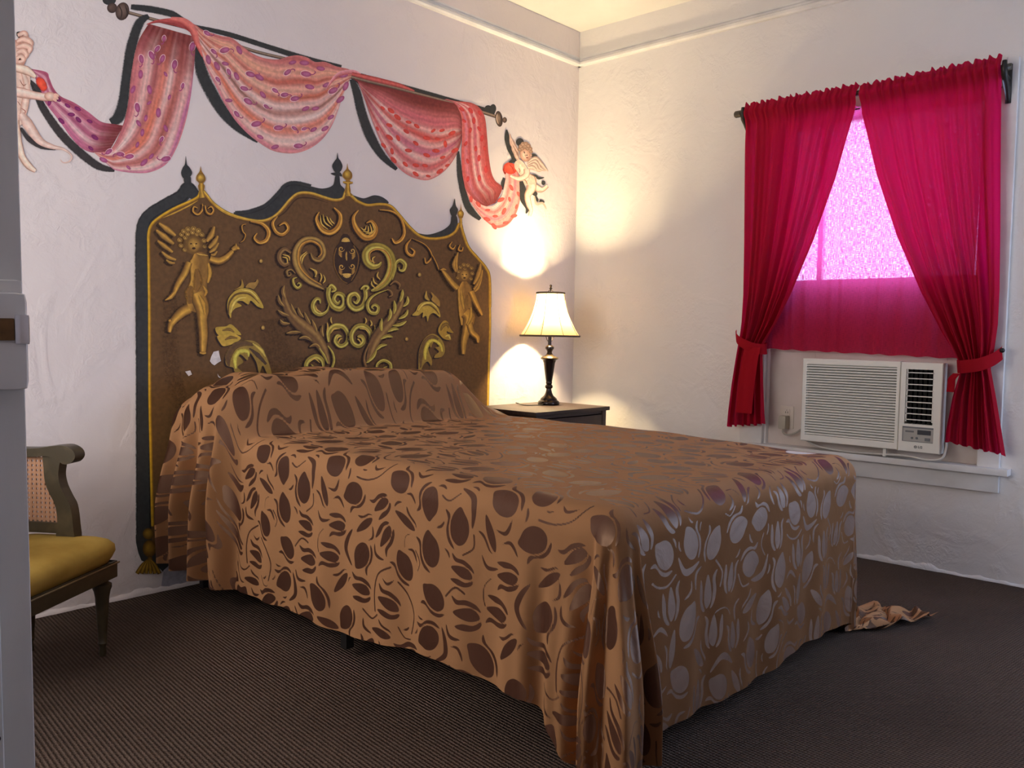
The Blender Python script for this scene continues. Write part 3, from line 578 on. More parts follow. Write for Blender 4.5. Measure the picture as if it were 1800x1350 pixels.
# ------------------------------------------------------------------ door at the left edge of the frame, standing open
m_door = noisy(material('door_paint', (0.74, 0.72, 0.68), 0.42), (0.60, 0.585, 0.55), 7, lo=0.35, hi=0.6, bump=0.35, bscale=12, dist=0.006, stretch=(1, 1, 0.25))
m_brass = noisy(material('aged_brass', (0.20, 0.11, 0.045), 0.35, 0.8), (0.10, 0.06, 0.03), 40)
m_chrome = material('bright_steel', (0.75, 0.77, 0.80), 0.18, 1.0)
_r = ray(41, 590); _r = _r/np.hypot(_r[0], _r[1]); DE = CAM + _r*1.10; DE[2] = 0; DOOR_TILT = 0.55       # leading edge
dv = Vector((-_r[1], _r[0], 0))                                            # to the left, square to the sight line
away = Vector((_r[0], _r[1], 0))
DM = Matrix(((dv.x, away.x, 0, DE[0]), (dv.y, away.y, 0, DE[1]), (0, 0, 1, 0), (0, 0, 0, 1))) @ Matrix.Translation((0, 0, 1.1)) @ Matrix.Rotation(math.radians(DOOR_TILT), 4, 'Y') @ Matrix.Translation((0, 0, -1.1))
door = empty('door_1', (0, 0, 0), kind='structure')
def dpart(mb, name, mat, par=door, auto=30):
    bmesh.ops.transform(mb.bm, matrix=DM, verts=mb.bm.verts); return mb.build(name, mat, par, auto=auto)
dpart(MB().box((0.0, 0.0, 0.012), (0.80, 0.040, 2.10), 0.004), 'door_slab', m_door)
dpart(MB().box((0.030, -0.010, 0.03), (0.80, 0.002, 1.02), 0.005), 'door_stile', m_door)
lk = dpart(MB().box((-0.004, -0.030, 1.030), (0.12, 0.0, 1.136), 0.010).box((0.0, -0.018, 1.125), (0.09, 0.0, 1.150), 0.006), 'rim_lock', m_door)
dpart(MB().box((0.008, -0.034, 1.084), (0.10, -0.028, 1.108), 0.002), 'latch_plate', m_brass, lk); dpart(MB().box((-0.006, -0.034, 1.080), (0.008, -0.004, 1.112), 0.003), 'latch_bolt', m_chrome, lk)
for z_ in (0.50, 0.545, 0.425, 0.64): dpart(MB().lathe([(0.0035, 0), (0.0035, 0.001)], mat=Matrix.Translation((0.036, -0.0105, z_)) @ Matrix.Rotation(math.pi/2, 4, 'X'), n=12), 'screw_hole', m_dark)

# ------------------------------------------------------------------ bed
BX0, BX1, BY0, BY1, BZ_ = -2.680, -1.130, -2.285, -0.060, 0.690
m_iron2 = material('bed_frame_iron', (0.018, 0.016, 0.015), 0.5, 0.5)
bed = empty('bed', ((BX0+BX1)/2, (BY0+BY1)/2, 0), label='double bed on dark metal frame with caster legs, under the brown bedspread', cat='bed')
rel(MB().box((BX0+0.04, BY0+0.05, 0.46), (BX1-0.04, BY1-0.03, BZ_-0.02), 0.05), bed, 'mattress', material('mattress_ticking', (0.6, 0.58, 0.54), 0.8), auto=50)
rel(MB().box((BX0+0.045, BY0+0.055, 0.215), (BX1-0.045, BY1-0.035, 0.455), 0.02), bed, 'box_spring', material('box_spring_cloth', (0.03, 0.028, 0.026), 0.9), auto=50)
f = MB()
for x in (BX0+0.05, BX1-0.08): f.box((x, BY0+0.08, 0.185), (x+0.03, BY1-0.05, 0.214))
for y in (BY0+0.10, (BY0+BY1)/2, BY1-0.12): f.box((BX0+0.05, y, 0.190), (BX1-0.05, y+0.03, 0.212))
rel(f, bed, 'frame', m_iron2)
for x_ in (BX0+0.045, (BX0+BX1)/2, BX1-0.045):
    for y in (-0.175, -1.145, -1.90):
        x = x_ if y > -1.5 else (BX0+BX1)/2+(x_-(BX0+BX1)/2)*0.62
        lg = rel(MB().box((x-0.016, y-0.016, 0.035), (x+0.016, y+0.016, 0.20), 0.002), bed, 'leg', m_iron2)
        cst = MB().lathe([(0.045, 0.0), (0.047, 0.006), (0.042, 0.016), (0.020, 0.022), (0.016, 0.036)], (x, y, 0.0), 24).build('caster_cup', m_iron2, lg, auto=35)
        cst.matrix_parent_inverse = Matrix.Translation(-bed.location)

# tulip pattern as a signed distance tile
TS, TN = 0.68, 300
def seg_sdf(px, py, poly):
    n = len(poly); d = np.full(px.shape, 1e9); inside = np.zeros(px.shape, bool)
    for i in range(n):
        ax, ay = poly[i]; bx, by = poly[(i+1) % n]; ex, ey = bx-ax, by-ay; L = ex*ex+ey*ey+1e-12
        t = np.clip(((px-ax)*ex+(py-ay)*ey)/L, 0, 1); d = np.minimum(d, (px-ax-t*ex)**2+(py-ay-t*ey)**2)
        c = ((ay > py) != (by > py)) & (px < (bx-ax)*(py-ay)/(by-ay+1e-12)+ax); inside ^= c
    d = np.sqrt(d); return np.where(inside, -d, d)
def line_poly(pts, w0, w1=None, n=6):
    P = catmull(pts, n); m = len(P); T_ = np.gradient(P, axis=0); T_ /= np.linalg.norm(T_, axis=1)[:, None]+1e-9; N_ = np.stack([-T_[:, 1], T_[:, 0]], 1)
    u = np.linspace(0, 1, m)
    w = (w0 if w1 is None else w0+(w1-w0)*np.sin(math.pi*np.clip(u, 0, 1))**0.8)
    w = np.broadcast_to(w, (m,))[:, None]; return np.vstack([P+N_*w, (P-N_*w)[::-1]])
def tulip_round(s):
    body = catmull([(0, -0.5), (0.26, -0.36), (0.36, -0.05), (0.28, 0.30), (0.05, 0.55), (-0.12, 0.42), (-0.30, 0.22), (-0.36, -0.08), (-0.24, -0.38)], 4, True)*s
    pet = catmull([(0.10, -0.66), (0.36, -0.52), (0.50, -0.22), (0.48, 0.12), (0.62, 0.34), (0.40, 0.24), (0.42, -0.08), (0.34, -0.36), (0.16, -0.56)], 3, True)*s
    return [body, pet]
def tulip_open(s):
    a = catmull([(-0.05, -0.45), (0.16, -0.30), (0.20, 0.05), (0.06, 0.50), (-0.10, 0.20), (-0.16, -0.15)], 4, True)*s
    b = catmull([(-0.12, -0.50), (-0.26, -0.20), (-0.24, 0.15), (-0.34, 0.48), (-0.42, 0.20), (-0.42, -0.15), (-0.30, -0.42)], 3, True)*s
    c = catmull([(0.10, -0.52), (0.30, -0.38), (0.42, -0.05), (0.40, 0.28), (0.52, 0.52), (0.28, 0.36), (0.28, 0.0), (0.20, -0.32)], 3, True)*s
    return [a, b, c]
def tulip_slim(s):
    a = catmull([(0, -0.5), (0.13, -0.25), (0.14, 0.15), (0.0, 0.62), (-0.15, 0.2), (-0.13, -0.25)], 4, True)*s
    b = catmull([(-0.06, -0.58), (-0.25, -0.42), (-0.33, -0.05), (-0.50, 0.22), (-0.30, 0.10), (-0.22, -0.15), (-0.18, -0.42)], 3, True)*s
    return [a, b]
def leafp(s, bend):
    return [line_poly([(0, -0.5), (bend*0.25, -0.15), (bend*0.32, 0.18), (0, 0.55)], 0.002, 0.085)*np.array([s, s])]
gx, gy = np.meshgrid(np.arange(TN)/TN*TS, np.arange(TN)/TN*TS, indexing='ij')
tile = np.full((TN, TN), 0.05); r_ = np.random.default_rng(12)
def stamp(polys, cx, cy, ang, gap, clip=None):
    global tile
    ca, sa = math.cos(ang), math.sin(ang); X = gx-cx; X = X-TS*np.round(X/TS); Y = gy-cy; Y = Y-TS*np.round(Y/TS)
    mask = (np.abs(X) < 0.11) & (np.abs(Y) < 0.11); lx = (X*ca+Y*sa)[mask]; ly = (-X*sa+Y*ca)[mask]
    d = np.full(lx.shape, 1e9)
    for p in polys: d = np.minimum(d, seg_sdf(lx, ly, p))
    if gap is not None:
        cur = tile[mask]
        if (np.maximum(cur, d) < gap).any(): return False     # too close to what is there
    tile[mask] = np.minimum(tile[mask], d); return True
def pack(gen, count, tries, size, gap, spread):
    n = 0
    for _ in range(tries):
        if n >= count: break
        s = r_.uniform(*size); a = r_.normal(0, spread); bend = r_.choice([-1, 1]); ps = gen(s) if gen is not leafp else leafp(s, bend)
        if bend < 0 and gen is not leafp: ps = [p*np.array([-1, 1]) for p in ps]
        c = r_.uniform(0, TS, 2)
        if stamp(ps, c[0], c[1], a, gap): n += 1
    return n
npk = [pack(tulip_round, 16, 300, (0.082, 0.097), 0.006, 0.9), pack(tulip_open, 16, 300, (0.075, 0.092), 0.005, 0.6), pack(tulip_slim, 18, 300, (0.075, 0.092), 0.004, 0.7),
       pack(lambda s: [line_poly([(0, -0.5), (0.20, -0.15), (0.12, 0.2), (-0.10, 0.5)], 0.020)*s], 16, 400, (0.12, 0.17), 0.003, 1.0), pack(leafp, 60, 900, (0.09, 0.13), 0.0035, 0.7), pack(leafp, 30, 500, (0.045, 0.065), 0.003, 0.9), pack(lambda s: [line_poly([(0, -0.5), (0.18, -0.1), (0.1, 0.3), (-0.08, 0.55)], 0.030)*s], 22, 300, (0.07, 0.10), 0.002, 0.9)]
npk += [pack(lambda s: [line_poly([(0, -0.5), (0.15, 0.0), (0.0, 0.5)], 0.002, 0.10)*s], 16, 300, (0.028, 0.045), 0.003, 1.2), pack(lambda s: [line_poly([(0, -0.5), (0.30, -0.1), (0.1, 0.5)], 0.040)*s], 60, 700, (0.05, 0.08), 0.002, 1.5)]
print('pattern motifs', npk, float((tile < 0).mean()))
def tile_at(s, t):
    u = np.mod(s/TS, 1)*TN; v = np.mod(t/TS, 1)*TN; i = np.floor(u).astype(int) % TN; j = np.floor(v).astype(int) % TN; fu, fv = u-np.floor(u), v-np.floor(v); i1, j1 = (i+1) % TN, (j+1) % TN
    return (tile[i, j]*(1-fu)+tile[i1, j]*fu)*(1-fv)+(tile[i, j1]*(1-fu)+tile[i1, j1]*fu)*fv

RR = 0.080
def pillow_h(x, y):
    fy = sstep(-0.545, -0.40, y)**0.8*(1-0.30*sstep(-0.20, -0.05, y))
    fx = (0.42+0.58*sstep(-2.76, -2.48, x))*(1-0.92*sstep(-1.56, -1.16, x))
    un = 1+0.035*np.sin(9*x+1)+0.03*np.sin(17*x+0.5)
    return 0.232*fy*fx*un
def bedspread():
    nl, nt, nr = 120, 300, 60; nf, nb = 140, 420
    ai = np.r_[-np.linspace(1, 0, nl, endpoint=False), np.linspace(0, 1, nt)*1e-9, np.linspace(0, 1, nr+1)[1:]]
    core_s = np.r_[np.full(nl, BX0+RR), np.linspace(BX0+RR, BX1-RR, nt), np.full(nr, BX1-RR)]
    a = np.r_[np.linspace(1, 0, nl, endpoint=False), np.zeros(nt), np.linspace(0, 1, nr+1)[1:]]; sg = np.r_[-np.ones(nl), np.zeros(nt), np.ones(nr)]
    core_t = np.r_[np.full(nf, BY0+RR), np.linspace(BY0+RR, BY1, nb)]; b = np.r_[np.linspace(1, 0, nf, endpoint=False), np.zeros(nb)]
    S, Tt = np.meshgrid(core_s, core_t, indexing='ij'); A_, B_ = np.meshgrid(a, b, indexing='ij'); SG = np.meshgrid(sg, b, indexing='ij')[0]
    top = BZ_ + 0.006*np.sin(math.pi*np.clip((S-BX0)/(BX1-BX0), 0, 1)) - 0.020*sstep(-1.2, -2.2, Tt) + pillow_h(S, Tt)
    top = top + 0.0015*np.sin(13*S+5*Tt)+0.0015*np.sin(4*S-17*Tt)
    # drop lengths
    side = np.where(SG < 0, top-0.120+0.13*sstep(-1.98, -2.22, Tt)-0.02*np.sin(Tt*3.0+1)+0.008*np.sin(Tt*9), top-0.06+0.28*sstep(-1.9, -2.25, Tt))
    foot = top-0.062-0.012*np.sin(S*7)
    dx, dy = A_*(side+RR*0.57), B_*(foot+RR*0.57)
    corner = (A_ > 0) & (B_ > 0); lc_ = np.clip(1-0.10*(A_*B_)**2, 0.8, 1); dx = dx*np.where(corner, lc_, 1); dy = dy*np.where(corner, lc_, 1)
    r = np.hypot(dx, dy); dirx = np.where(r > 0, SG*dx/(r+1e-9), 0); diry = np.where(r > 0, -dy/(r+1e-9), 0)
    th = np.clip(r/RR, 0, math.pi/2); hz = RR*np.sin(th); dn = RR*(1-np.cos(th))+np.clip(r-RR*math.pi/2, 0, None)
    pm = sstep(-0.56, -0.40, Tt)
    # perimeter coordinate
    phi = np.arctan2(dy, dx+1e-12)
    Ls = BY1-BY0
    P = np.where(SG <= 0, (BY1-Tt)+phi*0.42*1.0, 0)+0.0
    footP = Ls+math.pi/2*0.42+(S-BX0); P = np.where((SG == 0), footP, P)
    P = np.where(SG > 0, Ls+math.pi/2*0.42+(BX1-BX0)+(math.pi/2-phi)*0.42, P)
    k = sstep(0.02, 0.50, dn)
    cw = np.sin(phi*2)**0.7*corner                      # corner weight
    left_w = np.where(SG < 0, 1.0, 0)
    A_mid = 0.0055
    wave = A_mid*np.sin(P*2*math.pi/0.31+0.5)+0.0045*np.sin(P*2*math.pi/0.17+2.0)+0.003*np.sin(P*2*math.pi/0.73)
    near = sstep(-1.80, -2.2, Tt)*left_w
    head = pm*left_w
    wave = wave + head*(0.042*np.sin(P*2*math.pi/0.125+1.0)+0.014*np.sin(P*2*math.pi/0.071+dn*4)) + near*(0.026*np.sin(P*2*math.pi/0.17+0.6)+0.010*np.sin(P*2*math.pi/0.083))
    cwave = 0.050*np.sin(phi*4*2.0+0.9+0.8*dn)+0.020*np.sin(phi*4*4.3+2.2-1.5*dn)
    wave = wave*(1-cw)+cw*cwave
    rr_ = np.where(SG > 0, 1.0, 0.0)
    out = hz + k*wave*(1-0.55*rr_) + cw*k*(0.085-0.085*rr_) + near*0.03*k + head*(0.028*sstep(0, 0.1, dn)+0.03*k)
    # floor: what is too long lies on it
    lim = top-0.010; ex = np.clip(dn-lim, 0, None); dn2 = np.minimum(dn, lim)
    z = top-dn2 + np.where(ex > 0, np.abs(0.030*np.sin(ex*38+phi*7))*sstep(0, 0.06, ex)+0.010*np.sin(phi*19)*sstep(0, 0.05, ex)*0.5, 0)
    rgt = np.where((SG > 0) & corner, 1.0, 0.0)
    out = out + ex*(0.45+0.40*rgt)
    x = S+dirx*out; y = Tt+diry*out
    # the heap trailing from the far corner is dragged away from the bed
    x = x + rgt*ex*0.6; y = y - rgt*ex*0.15 + rgt*0.014*np.sin(ex*60+phi*5)*sstep(0, .05, ex)
    # crease in front of the pillows and a seam fold along the upper left edge
    z = np.maximum(z, 0.006)
    fs, ft = S+SG*dx, Tt-dy
    Pn = np.stack([x, y, z], -1); n1, n2 = Pn.shape[:2]
    idx = np.arange(n1*n2).reshape(n1, n2); F = np.stack([idx[:-1, :-1], idx[1:, :-1], idx[1:, 1:], idx[:-1, 1:]], -1).reshape(-1, 4)
    me = bpy.data.meshes.new('bedspread'); me.vertices.add(n1*n2); me.vertices.foreach_set('co', Pn.ravel())
    me.loops.add(F.size); me.loops.foreach_set('vertex_index', F.ravel()); me.polygons.add(len(F)); me.polygons.foreach_set('loop_start', np.arange(0, F.size, 4)); me.polygons.foreach_set('loop_total', np.full(len(F), 4))
    me.update(calc_edges=True); me.validate()
    at_ = me.attributes.new('pat', 'FLOAT', 'POINT'); at_.data.foreach_set('value', tile_at(fs*0.88, ft*0.88).ravel())
    at_ = me.attributes.new('fab', 'FLOAT_VECTOR', 'POINT'); q = np.zeros((n1*n2, 3)); q[:, 0] = fs.ravel(); q[:, 1] = ft.ravel(); at_.data.foreach_set('vector', q.ravel())
    tg = np.gradient(Pn, axis=1); tg /= np.linalg.norm(tg, axis=2, keepdims=True)+1e-9       # the way the pile lies
    at_ = me.attributes.new('nap', 'FLOAT_VECTOR', 'POINT'); at_.data.foreach_set('vector', tg.astype(float).ravel())
    me.polygons.foreach_set('use_smooth', [True]*len(me.polygons)); return me
def velvet():
    m = bpy.data.materials.new('burnout_velvet'); m.use_nodes = True; n, l = m.node_tree.nodes, m.node_tree.links
    b1 = n['Principled BSDF']; b2 = n.new('ShaderNodeBsdfPrincipled'); out = n['Material Output']; mx = n.new('ShaderNodeMixShader')
    b1.inputs['Base Color'].default_value = (0.40, 0.200, 0.090, 1); b1.inputs['Roughness'].default_value = 0.75; b1.inputs['Specular IOR Level'].default_value = 0.04
    b1.inputs['Sheen Weight'].default_value = 0.0; b1.inputs['Sheen Roughness'].default_value = 0.5; b1.inputs['Sheen Tint'].default_value = (1.0, 0.7, 0.45, 1)
    b2.inputs['Base Color'].default_value = (0.050, 0.017, 0.010, 1); b2.inputs['Roughness'].default_value = 0.5; b2.inputs['Specular IOR Level'].default_value = 1.0
    b2.inputs['Specular Tint'].default_value = (1.0, 0.64, 0.40, 1)
    a = n.new('ShaderNodeAttribute'); a.attribute_name = 'pat'
    mr = n.new('ShaderNodeMapRange'); mr.inputs['From Min'].default_value = -0.0006; mr.inputs['From Max'].default_value = 0.0006; mr.inputs['To Min'].default_value = 1; mr.inputs['To Max'].default_value = 0
    l.new(a.outputs['Fac'], mr.inputs['Value']); l.new(mr.outputs[0], mx.inputs[0]); l.new(b1.outputs[0], mx.inputs[1]); l.new(b2.outputs[0], mx.inputs[2]); l.new(mx.outputs[0], out.inputs[0])
    fa = n.new('ShaderNodeAttribute'); fa.attribute_name = 'fab'; nz = n.new('ShaderNodeTexNoise'); nz.inputs['Scale'].default_value = 9; nz.inputs['Detail'].default_value = 6; nz.inputs['Distortion'].default_value = 1.0
    l.new(fa.outputs['Vector'], nz.inputs['Vector']); bp = n.new('ShaderNodeBump'); bp.inputs['Strength'].default_value = 0.35; bp.inputs['Distance'].default_value = 0.010; l.new(nz.outputs['Fac'], bp.inputs['Height'])
    na = n.new('ShaderNodeAttribute'); na.attribute_name = 'nap'
    for bb, k in ((b1, -0.75), (b2, 0.32)):
        sc = n.new('ShaderNodeVectorMath'); sc.operation = 'SCALE'; sc.inputs['Scale'].default_value = k; l.new(na.outputs['Vector'], sc.inputs[0])
        ad = n.new('ShaderNodeVectorMath'); l.new(bp.outputs[0], ad.inputs[0]); l.new(sc.outputs[0], ad.inputs[1]); nm = n.new('ShaderNodeVectorMath'); nm.operation = 'NORMALIZE'; l.new(ad.outputs[0], nm.inputs[0]); l.new(nm.outputs[0], bb.inputs['Normal'])
    return m
spread = link('bedspread', bedspread(), velvet()); tag(spread, 'brown velvet bedspread with tulip pattern draped over bed and pillows', 'bedspread')

# ------------------------------------------------------------------ wall painting on the left-hand wall
def mural_material():
    m = bpy.data.materials.new('mural_paint'); m.use_nodes = True; n, l = m.node_tree.nodes, m.node_tree.links
    b = n['Principled BSDF']; b.inputs['Roughness'].default_value = 0.6; b.inputs['Specular IOR Level'].default_value = 0.25
    a = n.new('ShaderNodeAttribute'); a.attribute_name = 'paint'; tc = n.new('ShaderNodeTexCoord')
    nz = n.new('ShaderNodeTexNoise'); nz.inputs['Scale'].default_value = 55; nz.inputs['Detail'].default_value = 5; l.new(tc.outputs['Object'], nz.inputs['Vector'])
    mr = n.new('ShaderNodeMapRange'); mr.inputs['From Min'].default_value = 0.3; mr.inputs['From Max'].default_value = 0.7; mr.inputs['To Min'].default_value = 0.82; mr.inputs['To Max'].default_value = 1.15; l.new(nz.outputs['Fac'], mr.inputs['Value'])
    vm = n.new('ShaderNodeVectorMath'); vm.operation = 'SCALE'; l.new(a.outputs['Color'], vm.inputs[0]); l.new(mr.outputs[0], vm.inputs['Scale']); l.new(vm.outputs[0], b.inputs['Base Color'])
    # brushed edges: the stroke's own alpha broken up by a fine noise
    n2 = n.new('ShaderNodeTexNoise'); n2.inputs['Scale'].default_value = 140; n2.inputs['Detail'].default_value = 4; l.new(tc.outputs['Object'], n2.inputs['Vector'])
    ma = n.new('ShaderNodeMath'); ma.operation = 'MULTIPLY_ADD'; l.new(a.outputs['Alpha'], ma.inputs[0]); ma.inputs[1].default_value = 2.2; 
    ms_ = n.new('ShaderNodeMath'); ms_.operation = 'MULTIPLY'; l.new(n2.outputs['Fac'], ms_.inputs[0]); ms_.inputs[1].default_value = -1.2; l.new(ms_.outputs[0], ma.inputs[2]); ma.use_clamp = True
    tp = n.new('ShaderNodeBsdfTransparent'); mx = n.new('ShaderNodeMixShader'); l.new(ma.outputs[0], mx.inputs[0]); l.new(tp.outputs[0], mx.inputs[1]); l.new(b.outputs[0], mx.inputs[2])
    l.new(mx.outputs[0], n['Material Output'].inputs[0]); return m
m_mural = mural_material()
SEEN = lin((216, 200, 190))
def alb(c, k=1.0):
    "wall-painting pigment from the colour it shows next to the bare plaster"
    q = lin(c); return tuple(min(0.95, q[i]/SEEN[i]*WALLC[i]*k) for i in range(3))
DEPTH = [0.0004]
WN = np.array([_fw*F_PX - RT*900 + UP*675, RT, -UP])
def wall_pts(P):
    "photo pixels -> true points of the plastered wall (y = 0)"
    P = np.asarray(P, float); d = WN[0]+P[:, :1]*WN[1]+P[:, 1:2]*WN[2]; t = (0-CAM[1])/d[:, 1]; return CAM+d*t[:, None]
class Paint:
    def __init__(s): s.v, s.f, s.c, s.n = [], [], [], 0
    def _add(s, pts, faces, cols):
        DEPTH[0] += 0.000009; W_ = wall_pts(pts); W_[:, 1] = -DEPTH[0]
        s.v.append(W_); s.c.append(np.asarray(cols, float)); s.f += [tuple(i+s.n for i in q) for q in faces]; s.n += len(W_)
    def fill(s, pts, col, n=6, smooth=True, a=1.0):
        P = catmull(pts, n, True) if smooth else np.array(pts, float); c = (*alb(col), a)
        s._add(P, [tuple(range(len(P)))], [c]*len(P)); return s
    def ribbon(s, pts, w, cols, n=8, off=(0, 0), pre=False):
        """stroke along pts; w = half widths at the points (or one number); cols = [(side -1..1, rgb, alpha), ...]"""
        P = np.array(pts, float) if pre else catmull(pts, n); m = len(P); P = P+np.array(off)
        w = np.atleast_1d(np.array(w, float)); w = np.interp(np.linspace(0, 1, m), np.linspace(0, 1, len(w)), w) if len(w) > 1 else np.full(m, w[0])
        T_ = np.gradient(P, axis=0); T_ /= np.linalg.norm(T_, axis=1)[:, None]+1e-9; N_ = np.stack([-T_[:, 1], T_[:, 0]], 1)
        k = len(cols); V = np.stack([P+N_*(w*c[0])[:, None] for c in cols], 1).reshape(-1, 2)
        C = np.tile(np.array([(*alb(c[1]), c[2] if len(c) > 2 else 1.0) for c in cols]), (m, 1))
        F = [(i*k+j, i*k+j+1, (i+1)*k+j+1, (i+1)*k+j) for i in range(m-1) for j in range(k-1)]
        s._add(V, F, C); return s
    def line(s, pts, w, col, a=1.0, n=8):
        w = [0.15*w, w, w, w, 0.15*w] if np.isscalar(w) else w
        return s.ribbon(pts, w, [(-1, col, a), (1, col, a)], n)
    def soft(s, pts, w, col, a=0.85, off=(0, 0), n=8):
        return s.ribbon(pts, w, [(-1, col, 0.0), (-0.45, col, a), (0.45, col, a), (1, col, 0.0)], n, off)
    def blob(s, cx, cy, rx, ry, ang, edge, mid, hi=(0, 0), a=1.0, ea=None, n=22):
        ca, sa = math.cos(math.radians(ang)), math.sin(math.radians(ang)); pts, cols = [], []
        pts.append((cx+hi[0]*ca-hi[1]*sa, cy+hi[0]*sa+hi[1]*ca)); cols.append((*alb(mid), a))
        for q, cc, aa in ((0.6, tuple((np.array(edge)+np.array(mid))/2), a), (1.0, edge, a if ea is None else ea)):
            for k in range(n):
                t = 2*math.pi*k/n; x, y = rx*q*math.cos(t)+hi[0]*(1-q), ry*q*math.sin(t)+hi[1]*(1-q); pts.append((cx+x*ca-y*sa, cy+x*sa+y*ca)); cols.append((*alb(cc), aa))
        F = [(0, 1+k, 1+(k+1) % n) for k in range(n)]+[(1+k, 1+n+k, 1+n+(k+1) % n, 1+(k+1) % n) for k in range(n)]
        s._add(pts, F, cols); return s
    def loft(s, A, B, fn, nu=90, nv=26, bow=0.0):
        A, B = resample(catmull(A, 6), nu), resample(catmull(B, 6), nu); u = np.linspace(0, 1, nu)[:, None]; v = np.linspace(0, 1, nv)[None, :]
        V = A[:, None]*(1-v[..., None])+B[:, None]*v[..., None]
        C = fn(np.broadcast_to(u, (nu, nv)), np.broadcast_to(v, (nu, nv))); C = np.concatenate([C, np.ones((nu, nv, 1))], -1)
        F = [(i*nv+j, i*nv+j+1, (i+1)*nv+j+1, (i+1)*nv+j) for i in range(nu-1) for j in range(nv-1)]
        s._add(V.reshape(-1, 2), F, C.reshape(-1, 4)); s.last = V; return s
    def pieces(s, name, parent):
        "every brush piece an object of its own"
        k = 0
        for V, C in zip(s.v, s.c):
            q = Paint(); q.v, q.c, q.f = [V], [C], [tuple(i-k for i in f) for f in s.f if k <= f[0] < k+len(V)]; k += len(V); q.build(name, parent)
    def build(s, name, parent=None, **kw):
        V = np.vstack(s.v); C = np.vstack(s.c); me = bpy.data.meshes.new(name)
        me.from_pydata(V.tolist(), [], s.f); me.update(); at_ = me.attributes.new('paint', 'FLOAT_COLOR', 'POINT'); at_.data.foreach_set('color', C.ravel())
        o = link(name, me, m_mural, parent)
        if parent is not None and parent.type == 'EMPTY': o.matrix_parent_inverse = Matrix.Translation(-parent.location)
        return tag(o, **kw)
def crop(ox, oy, sc): return lambda *p: [(ox+p[i]/sc, oy+p[i+1]/sc) for i in range(0, len(p), 2)]
c1, c2, c3 = crop(0, 0, 3.6), crop(300, 20, 4.5), crop(600, 100, 4.22)
c4, c5, cD, cE, cF, cG, cH = crop(220, 250, 3.375), crop(520, 260, 3.214), crop(470, 380, 4.655), crop(360, 470, 6.75), crop(700, 480, 7.106), crop(260, 380, 5.194), crop(860, 220, 7.5)
INK = (54, 53, 50); INK2 = (60, 53, 50)

# --- curtain rod painted above
rodp = empty('painted_curtain_rod', tuple(wall_pts([(540, 100)])[0]+np.array([0, -0.001, 0])), label='brown curtain rod with turned ends in the wall painting', cat='painted curtain rod')
p = Paint()
p.soft([(230, 12), (262, 16), (300, 24), (322, 36), (345, 50)], [6, 8, 8, 6, 5], INK, 1.0).soft([(340, 46), (400, 60), (470, 82), (540, 104), (600, 118)], [4, 6, 6, 7, 5], INK, 1.0).soft([(612, 126), (660, 140), (720, 156), (790, 176), (840, 190), (870, 198)], [4, 6, 6, 6, 6, 5], INK, 1.0)
p.blob(192, 0, 12, 9, 0, INK, INK).blob(866, 192, 6, 9, 10, INK, INK).blob(858, 190, 6, 5, 0, INK, INK)
p.pieces('painted_shadow', rodp)
p = Paint().ribbon([(225, 22), (280, 37), (345, 54), (440, 88), (520, 108), (618, 136), (700, 156), (804, 184), (875, 206)], 2.9, [(-1, (70, 50, 42)), (-0.3, (160, 135, 110)), (0.2, (120, 95, 75)), (1, (55, 42, 38))]); p.build('painted_pole', rodp)
p = Paint().blob(197, 14, 9, 9, 0, (60, 45, 40), (110, 85, 70), (-2, -2)).blob(215, 20, 12, 16, 12, (62, 46, 40), (125, 100, 85), (-3, -3)).line(c1(750, 30, 770, 75, 765, 115), 1.0, (50, 38, 34)).line(c1(790, 30, 805, 80, 795, 120), 1.0, (50, 38, 34)); p.build('painted_finial', rodp)
p = Paint().blob(877, 209, 6.5, 14, -8, (50, 38, 32), (150, 120, 95), (-1, -2)).line([(874, 200), (873, 209), (876, 218)], 1.2, (190, 160, 130)).line([(880, 199), (881, 209), (880, 219)], 1.0, (60, 45, 38)).blob(887, 211, 4, 5, 0, (60, 45, 38), (140, 110, 90), (-1, -1)); p.build('painted_finial', rodp)

# --- swagged drapery
DK, RS, PK, WH, OR, MV = (112, 42, 38), (205, 112, 105), (226, 160, 150), (240, 212, 196), (226, 118, 84), (196, 120, 140)
def folds(stripes, seed, dark_u=None, dark_v=None, warp=0.03, base=RS):
    """colour of folded cloth: stripes = [(v centre, half width, rgb, strength)]"""
    r = np.random.default_rng(seed); ph = r.uniform(0, 6.28, 8)
    def fn(u, v):
        w = v+warp*np.sin(u*5+ph[0])+warp*0.5*np.sin(u*13+ph[1]+v*4)
        C = np.broadcast_to(np.array(base, float), u.shape+(3,)).copy()
        for (c, h, col, st) in stripes:
            k = (np.exp(-((w-c)/h)**2)*st*(0.8+0.2*np.sin(u*9+c*30)))[..., None]; C = C*(1-k)+np.array(col, float)*k
        br = (0.5+0.5*np.sin(w*95+ph[2]+3*np.sin(u*7+ph[3])))[..., None]; C = C*(1-0.13*br)
        if dark_u is not None:
            for (c, h, st) in dark_u: k = (np.exp(-((u-c)/h)**2)*st*(0.85+0.15*np.sin(v*60)))[..., None]; C = C*(1-k)+np.array(DK, float)*k
        if dark_v is not None:
            for (c, h, st) in dark_v: k = (np.exp(-((v-c)/h)**2)*st)[..., None]; C = C*(1-k)+np.array(DK, float)*k
        L = np.clip(C/255, 0, 1); L = np.where(L <= 0.04045, L/12.92, ((L+0.055)/1.055)**2.4)
        return np.minimum(0.95, L/np.array(SEEN)*np.array(WALLC))
    return fn
